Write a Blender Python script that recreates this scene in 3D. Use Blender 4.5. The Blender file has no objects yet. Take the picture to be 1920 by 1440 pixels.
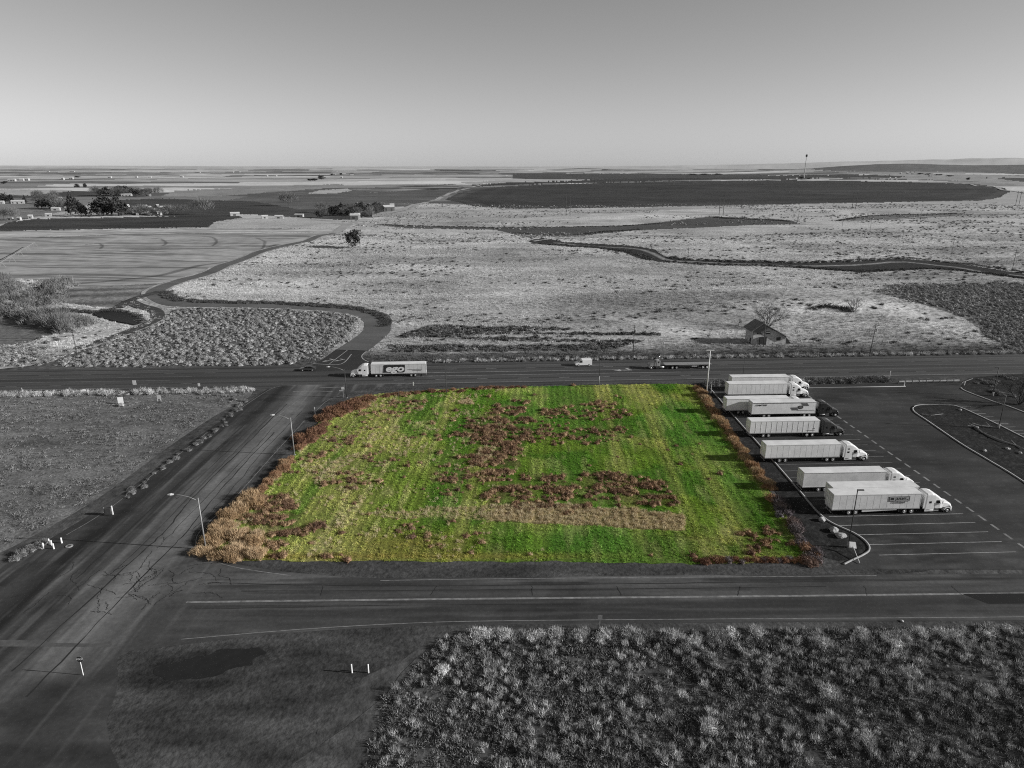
import bpy, math, random
import numpy as np
from mathutils import Vector, Matrix

# ------------------------------------------------------------------ camera, sky, sun, exposure
scene = bpy.context.scene
COL = scene.collection
CAM_H, PITCH, FOC = 60.0, math.radians(17.76), 1280.0
cam_d = bpy.data.cameras.new('camera'); cam = bpy.data.objects.new('camera', cam_d); COL.objects.link(cam)
cam.location = (0, 0, CAM_H); cam.rotation_euler = (math.radians(90) - PITCH, 0, 0)
cam_d.sensor_fit = 'HORIZONTAL'; cam_d.sensor_width = 36.0; cam_d.lens = 24.0
cam_d.clip_start = 0.5; cam_d.clip_end = 60000
scene.camera = cam

SUN_EL, SUN_AZ = math.radians(19.0), math.radians(-7.0)     # azimuth from +X towards +Y
SUN_DIR = Vector((math.cos(SUN_EL) * math.cos(SUN_AZ), math.cos(SUN_EL) * math.sin(SUN_AZ), math.sin(SUN_EL)))
world = bpy.data.worlds.new('World'); scene.world = world; world.use_nodes = True
wn, wl = world.node_tree.nodes, world.node_tree.links
wn.clear()
sky = wn.new('ShaderNodeTexSky'); sky.sky_type = 'NISHITA'; sky.sun_disc = False
sky.sun_elevation = SUN_EL; sky.sun_rotation = math.radians(97.0)
sky.altitude = 200; sky.air_density = 2.0; sky.dust_density = 0.2; sky.ozone_density = 1.0
bw = wn.new('ShaderNodeSeparateColor')                        # the photograph is black and white, as through a red filter: only the red of the sky counts
gam = wn.new('ShaderNodeGamma'); gam.inputs[1].default_value = 1.0
bg = wn.new('ShaderNodeBackground'); bg.inputs[1].default_value = 0.064
wo = wn.new('ShaderNodeOutputWorld')
wl.new(sky.outputs[0], bw.inputs[0]); wl.new(bw.outputs[0], gam.inputs[0]); wl.new(gam.outputs[0], bg.inputs[0]); wl.new(bg.outputs[0], wo.inputs[0])

sun_d = bpy.data.lights.new('sun', 'SUN'); sun_d.energy = 5.0; sun_d.angle = math.radians(0.5); sun_d.color = (1.0, 0.995, 0.985)
sun = bpy.data.objects.new('sun', sun_d); COL.objects.link(sun)
sun.rotation_euler = (-SUN_DIR).to_track_quat('-Z', 'Y').to_euler()

scene.view_settings.view_transform = 'Standard'; scene.view_settings.look = 'None'
scene.view_settings.exposure = 0.3; scene.view_settings.gamma = 1.0
scene.view_settings.use_curve_mapping = False
scene.render.engine = 'CYCLES'
scene.cycles.max_bounces = 4; scene.cycles.diffuse_bounces = 2; scene.cycles.glossy_bounces = 2
scene.cycles.transparent_max_bounces = 6; scene.cycles.volume_bounces = 0
scene.cycles.use_denoising = False
scene.cycles.use_adaptive_sampling = False
scene.cycles.filter_width = 1.1
scene.cycles.sample_clamp_indirect = 1.5

rnd = random.Random(7)
R = np.random.default_rng(11)

# ------------------------------------------------------------------ numeric noise
def _hash(ix, iy, s):
    h = (ix.astype(np.int64) * 374761393 + iy.astype(np.int64) * 668265263 + s * 982451653) & 0x7fffffff
    h = ((h ^ (h >> 13)) * 1274126177) & 0x7fffffff
    h = h ^ (h >> 16)
    return (h & 0xffff) / 65535.0
def vnoise(x, y, s=0):
    x = np.asarray(x, float); y = np.asarray(y, float)
    ix = np.floor(x); iy = np.floor(y); fx = x - ix; fy = y - iy
    fx = fx * fx * (3 - 2 * fx); fy = fy * fy * (3 - 2 * fy)
    a = _hash(ix, iy, s); b = _hash(ix + 1, iy, s); c = _hash(ix, iy + 1, s); d = _hash(ix + 1, iy + 1, s)
    return (a + (b - a) * fx) * (1 - fy) + (c + (d - c) * fx) * fy
def fbm(x, y, s=0, o=4):
    t = 0; a = 0.5; n = 0
    for i in range(o):
        t = t + a * vnoise(x, y, s + i * 17); n += a; a *= 0.5; x = np.asarray(x) * 2.03 + 3.1; y = np.asarray(y) * 2.03 + 1.7
    return t / n
def sstep(a, b, x):
    t = np.clip((x - a) / (b - a), 0, 1); return t * t * (3 - 2 * t)

# ------------------------------------------------------------------ photograph pixel <-> place on the ground
SP, CP = math.sin(PITCH), math.cos(PITCH)
def terrain_h(x, y):
    x = np.asarray(x, float); y = np.asarray(y, float)
    off = y - (232 + 0.056 * x)
    r = sstep(0, 90, off)
    h = r * (6.5 * (fbm(x / 170, y / 80, 3, 2) - 0.42) + 1.3 * (fbm(x / 40, y / 24, 5, 2) - 0.5))
    h += sstep(500, 2500, y) * 14 * (fbm(x / 900, y / 700, 9, 3) - 0.5)
    t = x / np.maximum(y, 1)
    # gentle knoll behind the house
    h += r * 5.5 * np.exp(-((x - 118) / 70) ** 2 - ((y - 285) / 38) ** 2)
    # far ridges
    for (tc, D, hh, wt, wd) in ((0.52, 6200, 62, 0.13, 1500), (0.80, 7000, 75, 0.2, 1700), (0.10, 10500, 22, 0.03, 600),
                                (-0.55, 9000, 22, 0.25, 1500), (-0.2, 9500, 16, 0.12, 900)):
        h += hh * np.exp(-((t - tc) / wt) ** 2 - ((y - D) / wd) ** 2)
    far = sstep(11500, 15000, y)
    h += far * (25 + 175 * sstep(0.05, 0.75, t) + 25 * sstep(-0.2, -0.7, t)) * (0.72 + 0.5 * fbm(t * 9, y / 4000, 21, 4))
    return h
def G(px, py, z=None):
    u = (px - 960) / FOC; v = (py - 720) / FOC
    d = np.array([u, CP - v * SP, -SP - v * CP])
    if z is not None:
        k = (z - CAM_H) / d[2]; return np.array([d[0] * k, d[1] * k, z])
    zz = 0.0
    for _ in range(12):
        k = (zz - CAM_H) / d[2]; zz = 0.5 * zz + 0.5 * float(terrain_h(d[0] * k, d[1] * k))
    k = (zz - CAM_H) / d[2]
    return np.array([d[0] * k, d[1] * k, zz])
def Gxy(pts, z=0.0): return np.array([G(a, b, z)[:2] for a, b in pts])
def project(x, y, z):
    Z = y * CP + (CAM_H - z) * SP
    return 960 + FOC * x / Z, 720 + FOC * (-y * SP + (CAM_H - z) * CP) / Z
def inside(px, py, poly):
    poly = np.asarray(poly, float); res = np.zeros(px.shape, bool); n = len(poly)
    mnx, mny = poly.min(0); mxx, mxy = poly.max(0)
    cand = (px >= mnx) & (px <= mxx) & (py >= mny) & (py <= mxy)
    ii = np.nonzero(cand.ravel())[0]
    if len(ii) == 0: return res
    x = px.ravel()[ii]; y = py.ravel()[ii]; r = np.zeros(len(ii), bool)
    for i in range(n):
        x1, y1 = poly[i]; x2, y2 = poly[(i + 1) % n]
        if y1 == y2: continue
        c = ((y1 > y) != (y2 > y)) & (x < (x2 - x1) * (y - y1) / (y2 - y1) + x1); r ^= c
    out = res.ravel(); out[ii] = r
    return out.reshape(px.shape)
def nearest(P, poly, closed=False):
    """distance of points to a polyline and the nearest points"""
    poly = np.asarray(poly, float); best = np.full(len(P), 1e18); q = np.zeros((len(P), 2))
    m = len(poly) if closed else len(poly) - 1
    for i in range(m):
        a = poly[i]; b = poly[(i + 1) % len(poly)]; ab = b - a; L = max(ab @ ab, 1e-9)
        t = np.clip(((P - a) @ ab) / L, 0, 1); c = a + t[:, None] * ab; d = ((P - c) ** 2).sum(1)
        k = d < best; best[k] = d[k]; q[k] = c[k]
    return np.sqrt(best), q
def smooth_poly(pts, n=6, closed=False):
    p = np.asarray(pts, float); out = []; N = len(p)
    rng = range(N if closed else N - 1)
    for i in rng:
        if closed: p0, p1, p2, p3 = p[i - 1], p[i], p[(i + 1) % N], p[(i + 2) % N]
        else: p0, p1, p2, p3 = p[max(i - 1, 0)], p[i], p[i + 1], p[min(i + 2, N - 1)]
        for t in np.arange(n) / n:
            out.append(0.5 * (2 * p1 + (p2 - p0) * t + (2 * p0 - 5 * p1 + 4 * p2 - p3) * t * t + (3 * p1 - p0 - 3 * p2 + p3) * t ** 3))
    if not closed: out.append(p[-1])
    return np.array(out)

# ------------------------------------------------------------------ materials
MATS = {}
def mat(name, col, rough=0.8, metal=0.0, var=0.25, scale=3.0, attr=None, bump=0.0, bscale=None, objrand=0.0, coat=0.0, detail=5, spec=0.3, trans=0.0, rand_hue=None, tint=False):
    """principled material; var = fine albedo variation by noise in world metres; attr = colour attribute that multiplies"""
    if name in MATS: return MATS[name]
    m = bpy.data.materials.new(name); MATS[name] = m; m.use_nodes = True
    n, l = m.node_tree.nodes, m.node_tree.links
    b = n['Principled BSDF']; b.inputs['Roughness'].default_value = rough; b.inputs['Metallic'].default_value = metal
    b.inputs['Specular IOR Level'].default_value = spec
    if coat: b.inputs['Coat Weight'].default_value = coat
    col = (col, col, col) if not hasattr(col, '__len__') else col
    geo = n.new('ShaderNodeNewGeometry')
    if attr:
        a = n.new('ShaderNodeAttribute'); a.attribute_name = attr
        mx = n.new('ShaderNodeMix'); mx.data_type = 'RGBA'; mx.blend_type = 'MULTIPLY'; mx.inputs[0].default_value = 1
        l.new(a.outputs['Color'], mx.inputs[6]); mx.inputs[7].default_value = (*col, 1); cur = mx.outputs[2]
    else:
        c = n.new('ShaderNodeRGB'); c.outputs[0].default_value = (*col, 1); cur = c.outputs[0]
    if rand_hue:
        oi = n.new('ShaderNodeObjectInfo'); r = n.new('ShaderNodeValToRGB'); el = r.color_ramp.elements
        for i, cc in enumerate(rand_hue):
            p = i / (len(rand_hue) - 1)
            e = el[i] if i < 2 else el.new(p)
            e.position = p; e.color = (*cc, 1)
        el[1].position = 1 / (len(rand_hue) - 1)
        l.new(oi.outputs['Random'], r.inputs[0])
        mx = n.new('ShaderNodeMix'); mx.data_type = 'RGBA'; mx.blend_type = 'MULTIPLY'; mx.inputs[0].default_value = 1
        l.new(cur, mx.inputs[6]); l.new(r.outputs[0], mx.inputs[7]); cur = mx.outputs[2]
    if tint:                                                # each plant of a scatter carries its own colour
        ti = n.new('ShaderNodeAttribute'); ti.attribute_type = 'INSTANCER'; ti.attribute_name = 'tint'
        mx = n.new('ShaderNodeMix'); mx.data_type = 'RGBA'; mx.blend_type = 'MULTIPLY'; mx.inputs[0].default_value = 1
        l.new(cur, mx.inputs[6]); l.new(ti.outputs['Color'], mx.inputs[7]); cur = mx.outputs[2]
    def scalemul(cur, val):
        mx = n.new('ShaderNodeMix'); mx.data_type = 'RGBA'; mx.blend_type = 'MULTIPLY'; mx.inputs[0].default_value = 1
        l.new(cur, mx.inputs[6]); l.new(val, mx.inputs[7]); return mx.outputs[2]
    if var:
        t = n.new('ShaderNodeTexNoise'); t.inputs['Scale'].default_value = scale; t.inputs['Detail'].default_value = detail; t.inputs['Roughness'].default_value = 0.65
        l.new(geo.outputs['Position'], t.inputs['Vector'])
        mr = n.new('ShaderNodeMapRange'); mr.inputs[1].default_value = 0.3; mr.inputs[2].default_value = 0.7
        mr.inputs[3].default_value = 1 - var; mr.inputs[4].default_value = 1 + var
        l.new(t.outputs[0], mr.inputs[0]); cur = scalemul(cur, mr.outputs[0])
    if objrand:
        oi = n.new('ShaderNodeObjectInfo'); mr = n.new('ShaderNodeMapRange')
        mr.inputs[3].default_value = 1 - objrand; mr.inputs[4].default_value = 1 + objrand
        l.new(oi.outputs['Random'], mr.inputs[0]); cur = scalemul(cur, mr.outputs[0])
    l.new(cur, b.inputs['Base Color'])
    if bump:
        t2 = n.new('ShaderNodeTexNoise'); t2.inputs['Scale'].default_value = bscale or scale; t2.inputs['Detail'].default_value = 5
        l.new(geo.outputs['Position'], t2.inputs['Vector'])
        bp = n.new('ShaderNodeBump'); bp.inputs['Strength'].default_value = 1.0; bp.inputs['Distance'].default_value = bump
        l.new(t2.outputs[0], bp.inputs['Height']); l.new(bp.outputs[0], b.inputs['Normal'])
    return m

M_land = mat('land', 1.0, 0.95, attr='alb', var=0.42, scale=0.55, bump=0.35, bscale=0.5, detail=8, spec=0.05)
M_farm = mat('tilled_land', 1.0, 0.95, attr='alb', var=0.22, scale=0.12, detail=8, spec=0.05)
M_asph = mat('asphalt', 1.0, 0.85, attr='alb', var=0.22, scale=1.6, bump=0.012, bscale=6, detail=9, spec=0.25)
M_soil = mat('soil', 1.0, 0.95, attr='alb', var=0.45, scale=1.3, bump=0.12, bscale=1.6, detail=8, spec=0.05)
M_turf = mat('turf', 1.0, 0.95, attr='alb', var=0.45, scale=2.2, bump=0.12, bscale=2.0, detail=8, spec=0.05)
M_paint = mat('road_paint', 0.34, 0.8, var=0.45, scale=1.2)
M_paintf = mat('faded_road_paint', 0.2, 0.8, var=0.5, scale=1.1)
M_paintworn = mat('worn_road_paint', 0.2, 0.85, var=0.5, scale=1.0)
M_conc = mat('concrete', 0.3, 0.9, var=0.25, scale=2.0, bump=0.01, bscale=8)
M_tar = mat('tar', 0.024, 0.6, var=0.2)
M_water = mat('muddy_water', 0.016, 0.25, var=0.25, scale=0.8, spec=0.5)
M_canalshade = mat('canal_shade_black', 0.008, 0.35, var=0.3, scale=0.3, spec=0.05)  # near-black colour stands for the shade in the canal cut
M_white = mat('white_paint', 0.78, 0.45, var=0.11, scale=0.6, spec=0.4)
M_white2 = mat('weathered_white_paint', 0.66, 0.55, var=0.17, scale=0.5)
M_roofw = mat('trailer_roof_sheet', 0.70, 0.6, var=0.16, scale=0.35)
M_cabwhite = mat('white_cab_paint', 0.85, 0.3, var=0.03, coat=0.5)
M_cabblack = mat('black_cab_paint', 0.03, 0.28, var=0.2, coat=0.6)
M_cabgrey = mat('charcoal_cab_paint', 0.05, 0.32, var=0.2, coat=0.6)
M_print = mat('dark_print', 0.03, 0.6, var=0.2)
M_plate = mat('plate_grey', 0.34, 0.6, var=0.15)
M_printg = mat('grey_print', 0.12, 0.6, var=0.2)
M_chrome = mat('chrome', 0.75, 0.22, metal=1.0, var=0.05)
M_alu = mat('aluminium', 0.6, 0.45, metal=0.6, var=0.12, scale=1)
M_rubber = mat('rubber', 0.018, 0.85, var=0.2)
M_glass = mat('vehicle_glass', 0.012, 0.08, var=0.0, spec=0.6)
M_chassis = mat('chassis_black', 0.02, 0.7, var=0.3)
M_lens = mat('lamp_lens', 0.7, 0.2, var=0.0)
M_galv = mat('galvanised_steel', 0.3, 0.55, metal=0.3, var=0.15)
M_darkpole = mat('dark_bronze_paint', 0.05, 0.6, var=0.2)
M_wood2 = mat('bleached_wood', 0.3, 0.9, var=0.3, scale=3)
M_wood = mat('weathered_wood', 0.07, 0.9, var=0.35, scale=3)
M_board = mat('wall_boards', 0.42, 0.9, var=0.4, scale=1.1)
M_boarddark = mat('dark_boards', 0.035, 0.9, var=0.4, scale=1.3)
M_roof = mat('old_roofing', 0.16, 0.9, var=0.35, scale=1.2)
M_roofl = mat('metal_roofing', 0.5, 0.5, var=0.15, scale=0.4)
M_barn = mat('barn_wall', 0.36, 0.8, var=0.2, scale=0.5)
M_barnd = mat('dark_shed_wall', 0.12, 0.9, var=0.2, scale=0.5)
M_rock = mat('rock', 0.33, 0.9, var=0.35, scale=2.0, bump=0.08, bscale=3)
M_sign = mat('sign_white', 0.82, 0.5, var=0.03)
M_signd = mat('sign_dark', 0.05, 0.5, var=0.1)
M_signback = mat('sign_grey_back', 0.22, 0.6, var=0.1)
M_bark = mat('bark', 0.055, 0.95, var=0.3, scale=2)
M_barkp = mat('pale_bark', 0.16, 0.95, var=0.3, scale=2)
M_leafd = mat('dark_foliage', 0.045, 0.9, var=0.3, scale=0.8, attr='tone', objrand=0.3, spec=0.05)
M_twig = mat('pale_twigs', 0.2, 0.9, var=0.25, scale=0.8, attr='tone', objrand=0.2, spec=0.05)
M_twigd = mat('dark_twigs', 0.085, 0.9, var=0.25, scale=0.8, attr='tone', objrand=0.25, spec=0.05)
M_twigc = mat('grey_twigs', 0.15, 0.9, var=0.25, scale=0.8, attr='tone', objrand=0.3, spec=0.05)
M_dry = mat('dry_grass', 1.0, 0.9, var=0.0, attr='tone', tint=True, objrand=0.14, spec=0.05)
M_sage = mat('sagebrush', 0.25, 0.9, var=0.0, attr='tone', objrand=0.4, spec=0.05)
M_weedg = mat('grey_weeds', 0.42, 0.9, var=0.0, attr='tone', objrand=0.5, spec=0.05)
M_dirtweed = mat('low_weeds', 0.19, 0.9, var=0.0, attr='tone', objrand=0.5, spec=0.05)
M_green = mat('green_blades', 1.0, 0.85, var=0.0, attr='tone', tint=True, rand_hue=[(0.85, 0.9, 0.9), (1.0, 1.0, 1.0), (1.35, 1.2, 1.5), (0.75, 0.85, 0.7)], spec=0.1)
M_brown = mat('brown_weeds', 1.0, 0.9, var=0.0, attr='tone', rand_hue=[(0.15, 0.09, 0.06), (0.24, 0.15, 0.095), (0.36, 0.25, 0.15), (0.11, 0.065, 0.05)], spec=0.05)
M_tan = mat('tan_straw', 1.0, 0.9, var=0.0, attr='tone', rand_hue=[(0.52, 0.43, 0.27), (0.60, 0.51, 0.34), (0.44, 0.33, 0.2), (0.55, 0.48, 0.3)], spec=0.05)
M_hedge = mat('russet_brush', 1.0, 0.9, var=0.2, scale=1.2, attr='tone', rand_hue=[(0.33, 0.21, 0.125), (0.42, 0.29, 0.18), (0.28, 0.16, 0.095), (0.38, 0.25, 0.15)], spec=0.05)
M_hedgep = mat('pale_straw_brush', 1.0, 0.9, var=0.2, scale=1.2, attr='tone', rand_hue=[(0.46, 0.33, 0.20), (0.53, 0.40, 0.26), (0.38, 0.26, 0.15), (0.50, 0.36, 0.22)], spec=0.05)
M_hedged = mat('brown_brush', 1.0, 0.9, var=0.2, scale=1.2, attr='tone', rand_hue=[(0.20, 0.115, 0.075), (0.15, 0.08, 0.055), (0.27, 0.16, 0.095), (0.18, 0.10, 0.07)], spec=0.05)
M_mauve = mat('grey_mauve_brush', 1.0, 0.9, var=0.2, scale=1.2, attr='tone', rand_hue=[(0.16, 0.14, 0.15), (0.22, 0.18, 0.17), (0.12, 0.11, 0.12), (0.28, 0.16, 0.09)], spec=0.05)

# ------------------------------------------------------------------ mesh helpers
def mesh_np(name, V, F, m=None, attrs=None, smooth=False):
    me = bpy.data.meshes.new(name); V = np.asarray(V, np.float32); F = np.asarray(F, np.int32)
    me.vertices.add(len(V)); me.vertices.foreach_set('co', V.ravel())
    k = F.shape[1]; me.loops.add(F.size); me.loops.foreach_set('vertex_index', F.ravel())
    me.polygons.add(len(F)); me.polygons.foreach_set('loop_start', np.arange(0, F.size, k, dtype=np.int32))
    me.polygons.foreach_set('loop_total', np.full(len(F), k, np.int32))
    if smooth: me.polygons.foreach_set('use_smooth', np.ones(len(F), bool))
    for an, (dom, arr) in (attrs or {}).items():
        arr = np.asarray(arr, np.float32)
        if arr.ndim == 1: arr = np.repeat(arr[:, None], 3, 1)
        a4 = np.ones((len(arr), 4), np.float32); a4[:, :3] = arr
        at = me.attributes.new(an, 'FLOAT_COLOR', dom); at.data.foreach_set('color', a4.ravel())
    if m: me.materials.append(m)
    me.update(); return me
def link(name, data, parent=None, kind=None, **props):
    o = bpy.data.objects.new(name, data); COL.objects.link(o)
    if parent is not None: o.parent = parent
    if kind: o['kind'] = kind
    for k, v in props.items():
        if v is not None: o[k] = v
    return o
def thing(name, label, cat, loc=(0, 0, 0), rz=0.0, group=None, data=None):
    o = link(name, data, None, None, label=label, category=cat, group=group)
    o.location = loc; o.rotation_euler = (0, 0, rz); return o
def copy_tree(o, label=None, loc=None, rz=None):
    def rec(a, par):
        c = a.copy(); COL.objects.link(c); c.parent = par
        for ch in list(a.children): rec(ch, c)
        return c
    c = rec(o, None)
    if label: c['label'] = label
    if loc is not None: c.location = loc
    if rz is not None: c.rotation_euler = (0, 0, rz)
    return c

class MB:
    def __init__(s): s.v = []; s.f = []
    def add(s, vs, fs):
        n = len(s.v); s.v += [tuple(map(float, p)) for p in vs]; s.f += [tuple(i + n for i in f) for f in fs]; return s
    def box(s, x0, x1, y0, y1, z0, z1):
        return s.add([(x0, y0, z0), (x1, y0, z0), (x1, y1, z0), (x0, y1, z0), (x0, y0, z1), (x1, y0, z1), (x1, y1, z1), (x0, y1, z1)],
                     [(3, 2, 1, 0), (4, 5, 6, 7), (0, 1, 5, 4), (1, 2, 6, 5), (2, 3, 7, 6), (3, 0, 4, 7)])
    def bbox(s, x0, x1, y0, y1, z0, z1, b=0.03):
        """box with chamfered vertical and top edges"""
        def ring(z, i): return [(x0 + i + b, y0 + i, z), (x1 - i - b, y0 + i, z), (x1 - i, y0 + i + b, z), (x1 - i, y1 - i - b, z), (x1 - i - b, y1 - i, z), (x0 + i + b, y1 - i, z), (x0 + i, y1 - i - b, z), (x0 + i, y0 + i + b, z)]
        return s.loft([ring(z0, 0), ring(z1 - b, 0), ring(z1, b)])
    def loft(s, rings, cap=True):
        n = len(rings[0]); vs = [p for r in rings for p in r]; fs = []
        for i in range(len(rings) - 1):
            for j in range(n): fs.append((i * n + j, i * n + (j + 1) % n, (i + 1) * n + (j + 1) % n, (i + 1) * n + j))
        if cap: fs.append(tuple(range(n - 1, -1, -1))); fs.append(tuple(range((len(rings) - 1) * n, len(rings) * n)))
        return s.add(vs, fs)
    def tube(s, pts, r, n=8, cap=True):
        pts = [Vector(p) for p in pts]; rs = r if hasattr(r, '__len__') else [r] * len(pts); rings = []
        for i, p in enumerate(pts):
            d = (pts[min(i + 1, len(pts) - 1)] - pts[max(i - 1, 0)]).normalized()
            a = Vector((0, 0, 1)) if abs(d.z) < 0.9 else Vector((1, 0, 0))
            u = d.cross(a).normalized(); w = u.cross(d)
            rings.append([p + (u * math.cos(2 * math.pi * k / n) + w * math.sin(2 * math.pi * k / n)) * rs[i] for k in range(n)])
        return s.loft(rings, cap)
    def prism(s, prof, y0, y1):
        """profile in xz extruded along y"""
        return s.loft([[(x, y0, z) for x, z in prof], [(x, y1, z) for x, z in prof]])
    def quad(s, a, b, c, d): return s.add([a, b, c, d], [(0, 1, 2, 3)])
    def mesh(s, name, m, smooth=False):
        me = bpy.data.meshes.new(name); me.from_pydata(s.v, [], s.f); me.materials.append(m)
        if smooth:
            for p in me.polygons: p.use_smooth = True
        me.update(); return me
    def build(s, name, m, parent=None, smooth=False, **kw): return link(name, s.mesh(name, m, smooth), parent, **kw)

FONT_CACHE = {}
def text_mesh(txt, size, m, shear=0.0, bold=0.0, width=None):
    key = (txt, size, m.name, shear, bold, width)
    if key in FONT_CACHE: return FONT_CACHE[key]
    cu = bpy.data.curves.new('lettering', 'FONT'); cu.body = txt; cu.size = size; cu.shear = shear; cu.offset = bold
    cu.align_x = 'CENTER'; cu.align_y = 'CENTER'; cu.extrude = 0.004; cu.resolution_u = 3
    o = bpy.data.objects.new('lettering', cu); COL.objects.link(o)
    dg = bpy.context.evaluated_depsgraph_get(); me = bpy.data.meshes.new_from_object(o.evaluated_get(dg))
    bpy.data.objects.remove(o); bpy.data.curves.remove(cu)
    if width:
        co = np.zeros(len(me.vertices) * 3, np.float32); me.vertices.foreach_get('co', co); co = co.reshape(-1, 3)
        co[:, 0] *= width / max(np.ptp(co[:, 0]), 1e-3); me.vertices.foreach_set('co', co.ravel())
    me.name = 'lettering'; me.materials.clear(); me.materials.append(m); FONT_CACHE[key] = me; return me

# ------------------------------------------------------------------ surfaces: a polygon filled with a grid whose rim is pulled onto the outline
def surf(name, poly, res, alb, m, z=0.0, zfun=None, parent=None, resy=None, **kw):
    poly = np.asarray(poly, float); resy = resy or res
    x0, y0 = poly.min(0) - res; x1, y1 = poly.max(0) + res
    nx = int((x1 - x0) / res) + 2; ny = int((y1 - y0) / resy) + 2
    gx = x0 + np.arange(nx) * res; gy = y0 + np.arange(ny) * resy
    X, Y = np.meshgrid(gx, gy); ins = inside(X, Y, poly)
    cell = ins[:-1, :-1] | ins[1:, :-1] | ins[:-1, 1:] | ins[1:, 1:]
    idx = np.arange(nx * ny).reshape(ny, nx)
    F = np.stack([idx[:-1, :-1][cell], idx[:-1, 1:][cell], idx[1:, 1:][cell], idx[1:, :-1][cell]], 1)
    used, inv = np.unique(F, return_inverse=True); F = inv.reshape(F.shape)
    P = np.stack([X.ravel()[used], Y.ravel()[used]], 1); out = ~ins.ravel()[used]
    if out.any():
        _, q = nearest(P[out], poly, True); P[out] = q
    zz = np.full(len(P), z) if zfun is None else zfun(P[:, 0], P[:, 1]) + z
    me = mesh_np(name, np.column_stack([P, zz]), F, m, {'alb': ('POINT', alb(P[:, 0], P[:, 1]))}, smooth=True)
    return link(name, me, parent, **kw)
def ribbon(name, line, width, z, m, parent=None, height=0.0, zfun=None, alb=None, **kw):
    """strip along a polyline; with a height it is a solid kerb"""
    p = np.asarray(line, float); d = np.gradient(p, axis=0); d /= np.maximum(np.linalg.norm(d, axis=1), 1e-9)[:, None]
    nrm = np.stack([-d[:, 1], d[:, 0]], 1); w = width / 2 if not hasattr(width, '__len__') else np.asarray(width)[:, None] / 2
    L = p + nrm * w; Rr = p - nrm * w; N = len(p)
    zl = (zfun(L[:, 0], L[:, 1]) if zfun else 0) + z; zr = (zfun(Rr[:, 0], Rr[:, 1]) if zfun else 0) + z
    zl = np.broadcast_to(zl, N); zr = np.broadcast_to(zr, N)
    i = np.arange(N - 1)
    if height == 0:
        V = np.vstack([np.column_stack([L, zl]), np.column_stack([Rr, zr])]); F = np.stack([i + N, i + N + 1, i + 1, i], 1)
    else:
        V = np.vstack([np.column_stack([L, zl]), np.column_stack([Rr, zr]), np.column_stack([L, zl + height]), np.column_stack([Rr, zr + height])])
        F = np.vstack([np.stack([i + 3 * N, i + 3 * N + 1, i + 1 + 2 * N, i + 2 * N], 1), np.stack([i + 2 * N, i + 1 + 2 * N, i + 1, i], 1),
                       np.stack([i + N, i + 1 + N, i + 1 + 3 * N, i + 3 * N], 1),
                       np.array([[0, N, 3 * N, 2 * N], [2 * N - 1, N - 1, 3 * N - 1, 4 * N - 1]])])
    at = {'alb': ('POINT', alb(V[:, 0], V[:, 1]))} if alb else None
    return link(name, mesh_np(name, V, F, m, at), parent, **kw)

# ================================================================== TERRAIN
rows = np.concatenate([np.arange(1560, 700, -7.0), np.arange(700, 330, -0.85), np.arange(330, 314.2, -0.45)])
Yr = np.array([G(960, r, 0.0)[1] for r in rows]); Yr = np.concatenate([[-400, -100, 20], Yr, [21000, 23500]])
tcol = np.concatenate([np.linspace(-3.5, -0.95, 14)[:-1], np.linspace(-0.95, 0.95, 1000), np.linspace(0.95, 3.5, 14)[1:]])
T, YY = np.meshgrid(tcol, Yr); SC = np.maximum(YY, 90.0); XX = T * SC
HH = terrain_h(XX, YY) - 0.06
PX, PY = project(XX, np.maximum(YY, 45), HH)
PY = PY + 1.3 * (fbm(XX / 12, YY / 12, 31, 3) - 0.5) * np.clip((PY - 320) / 60, 0, 1)

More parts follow.
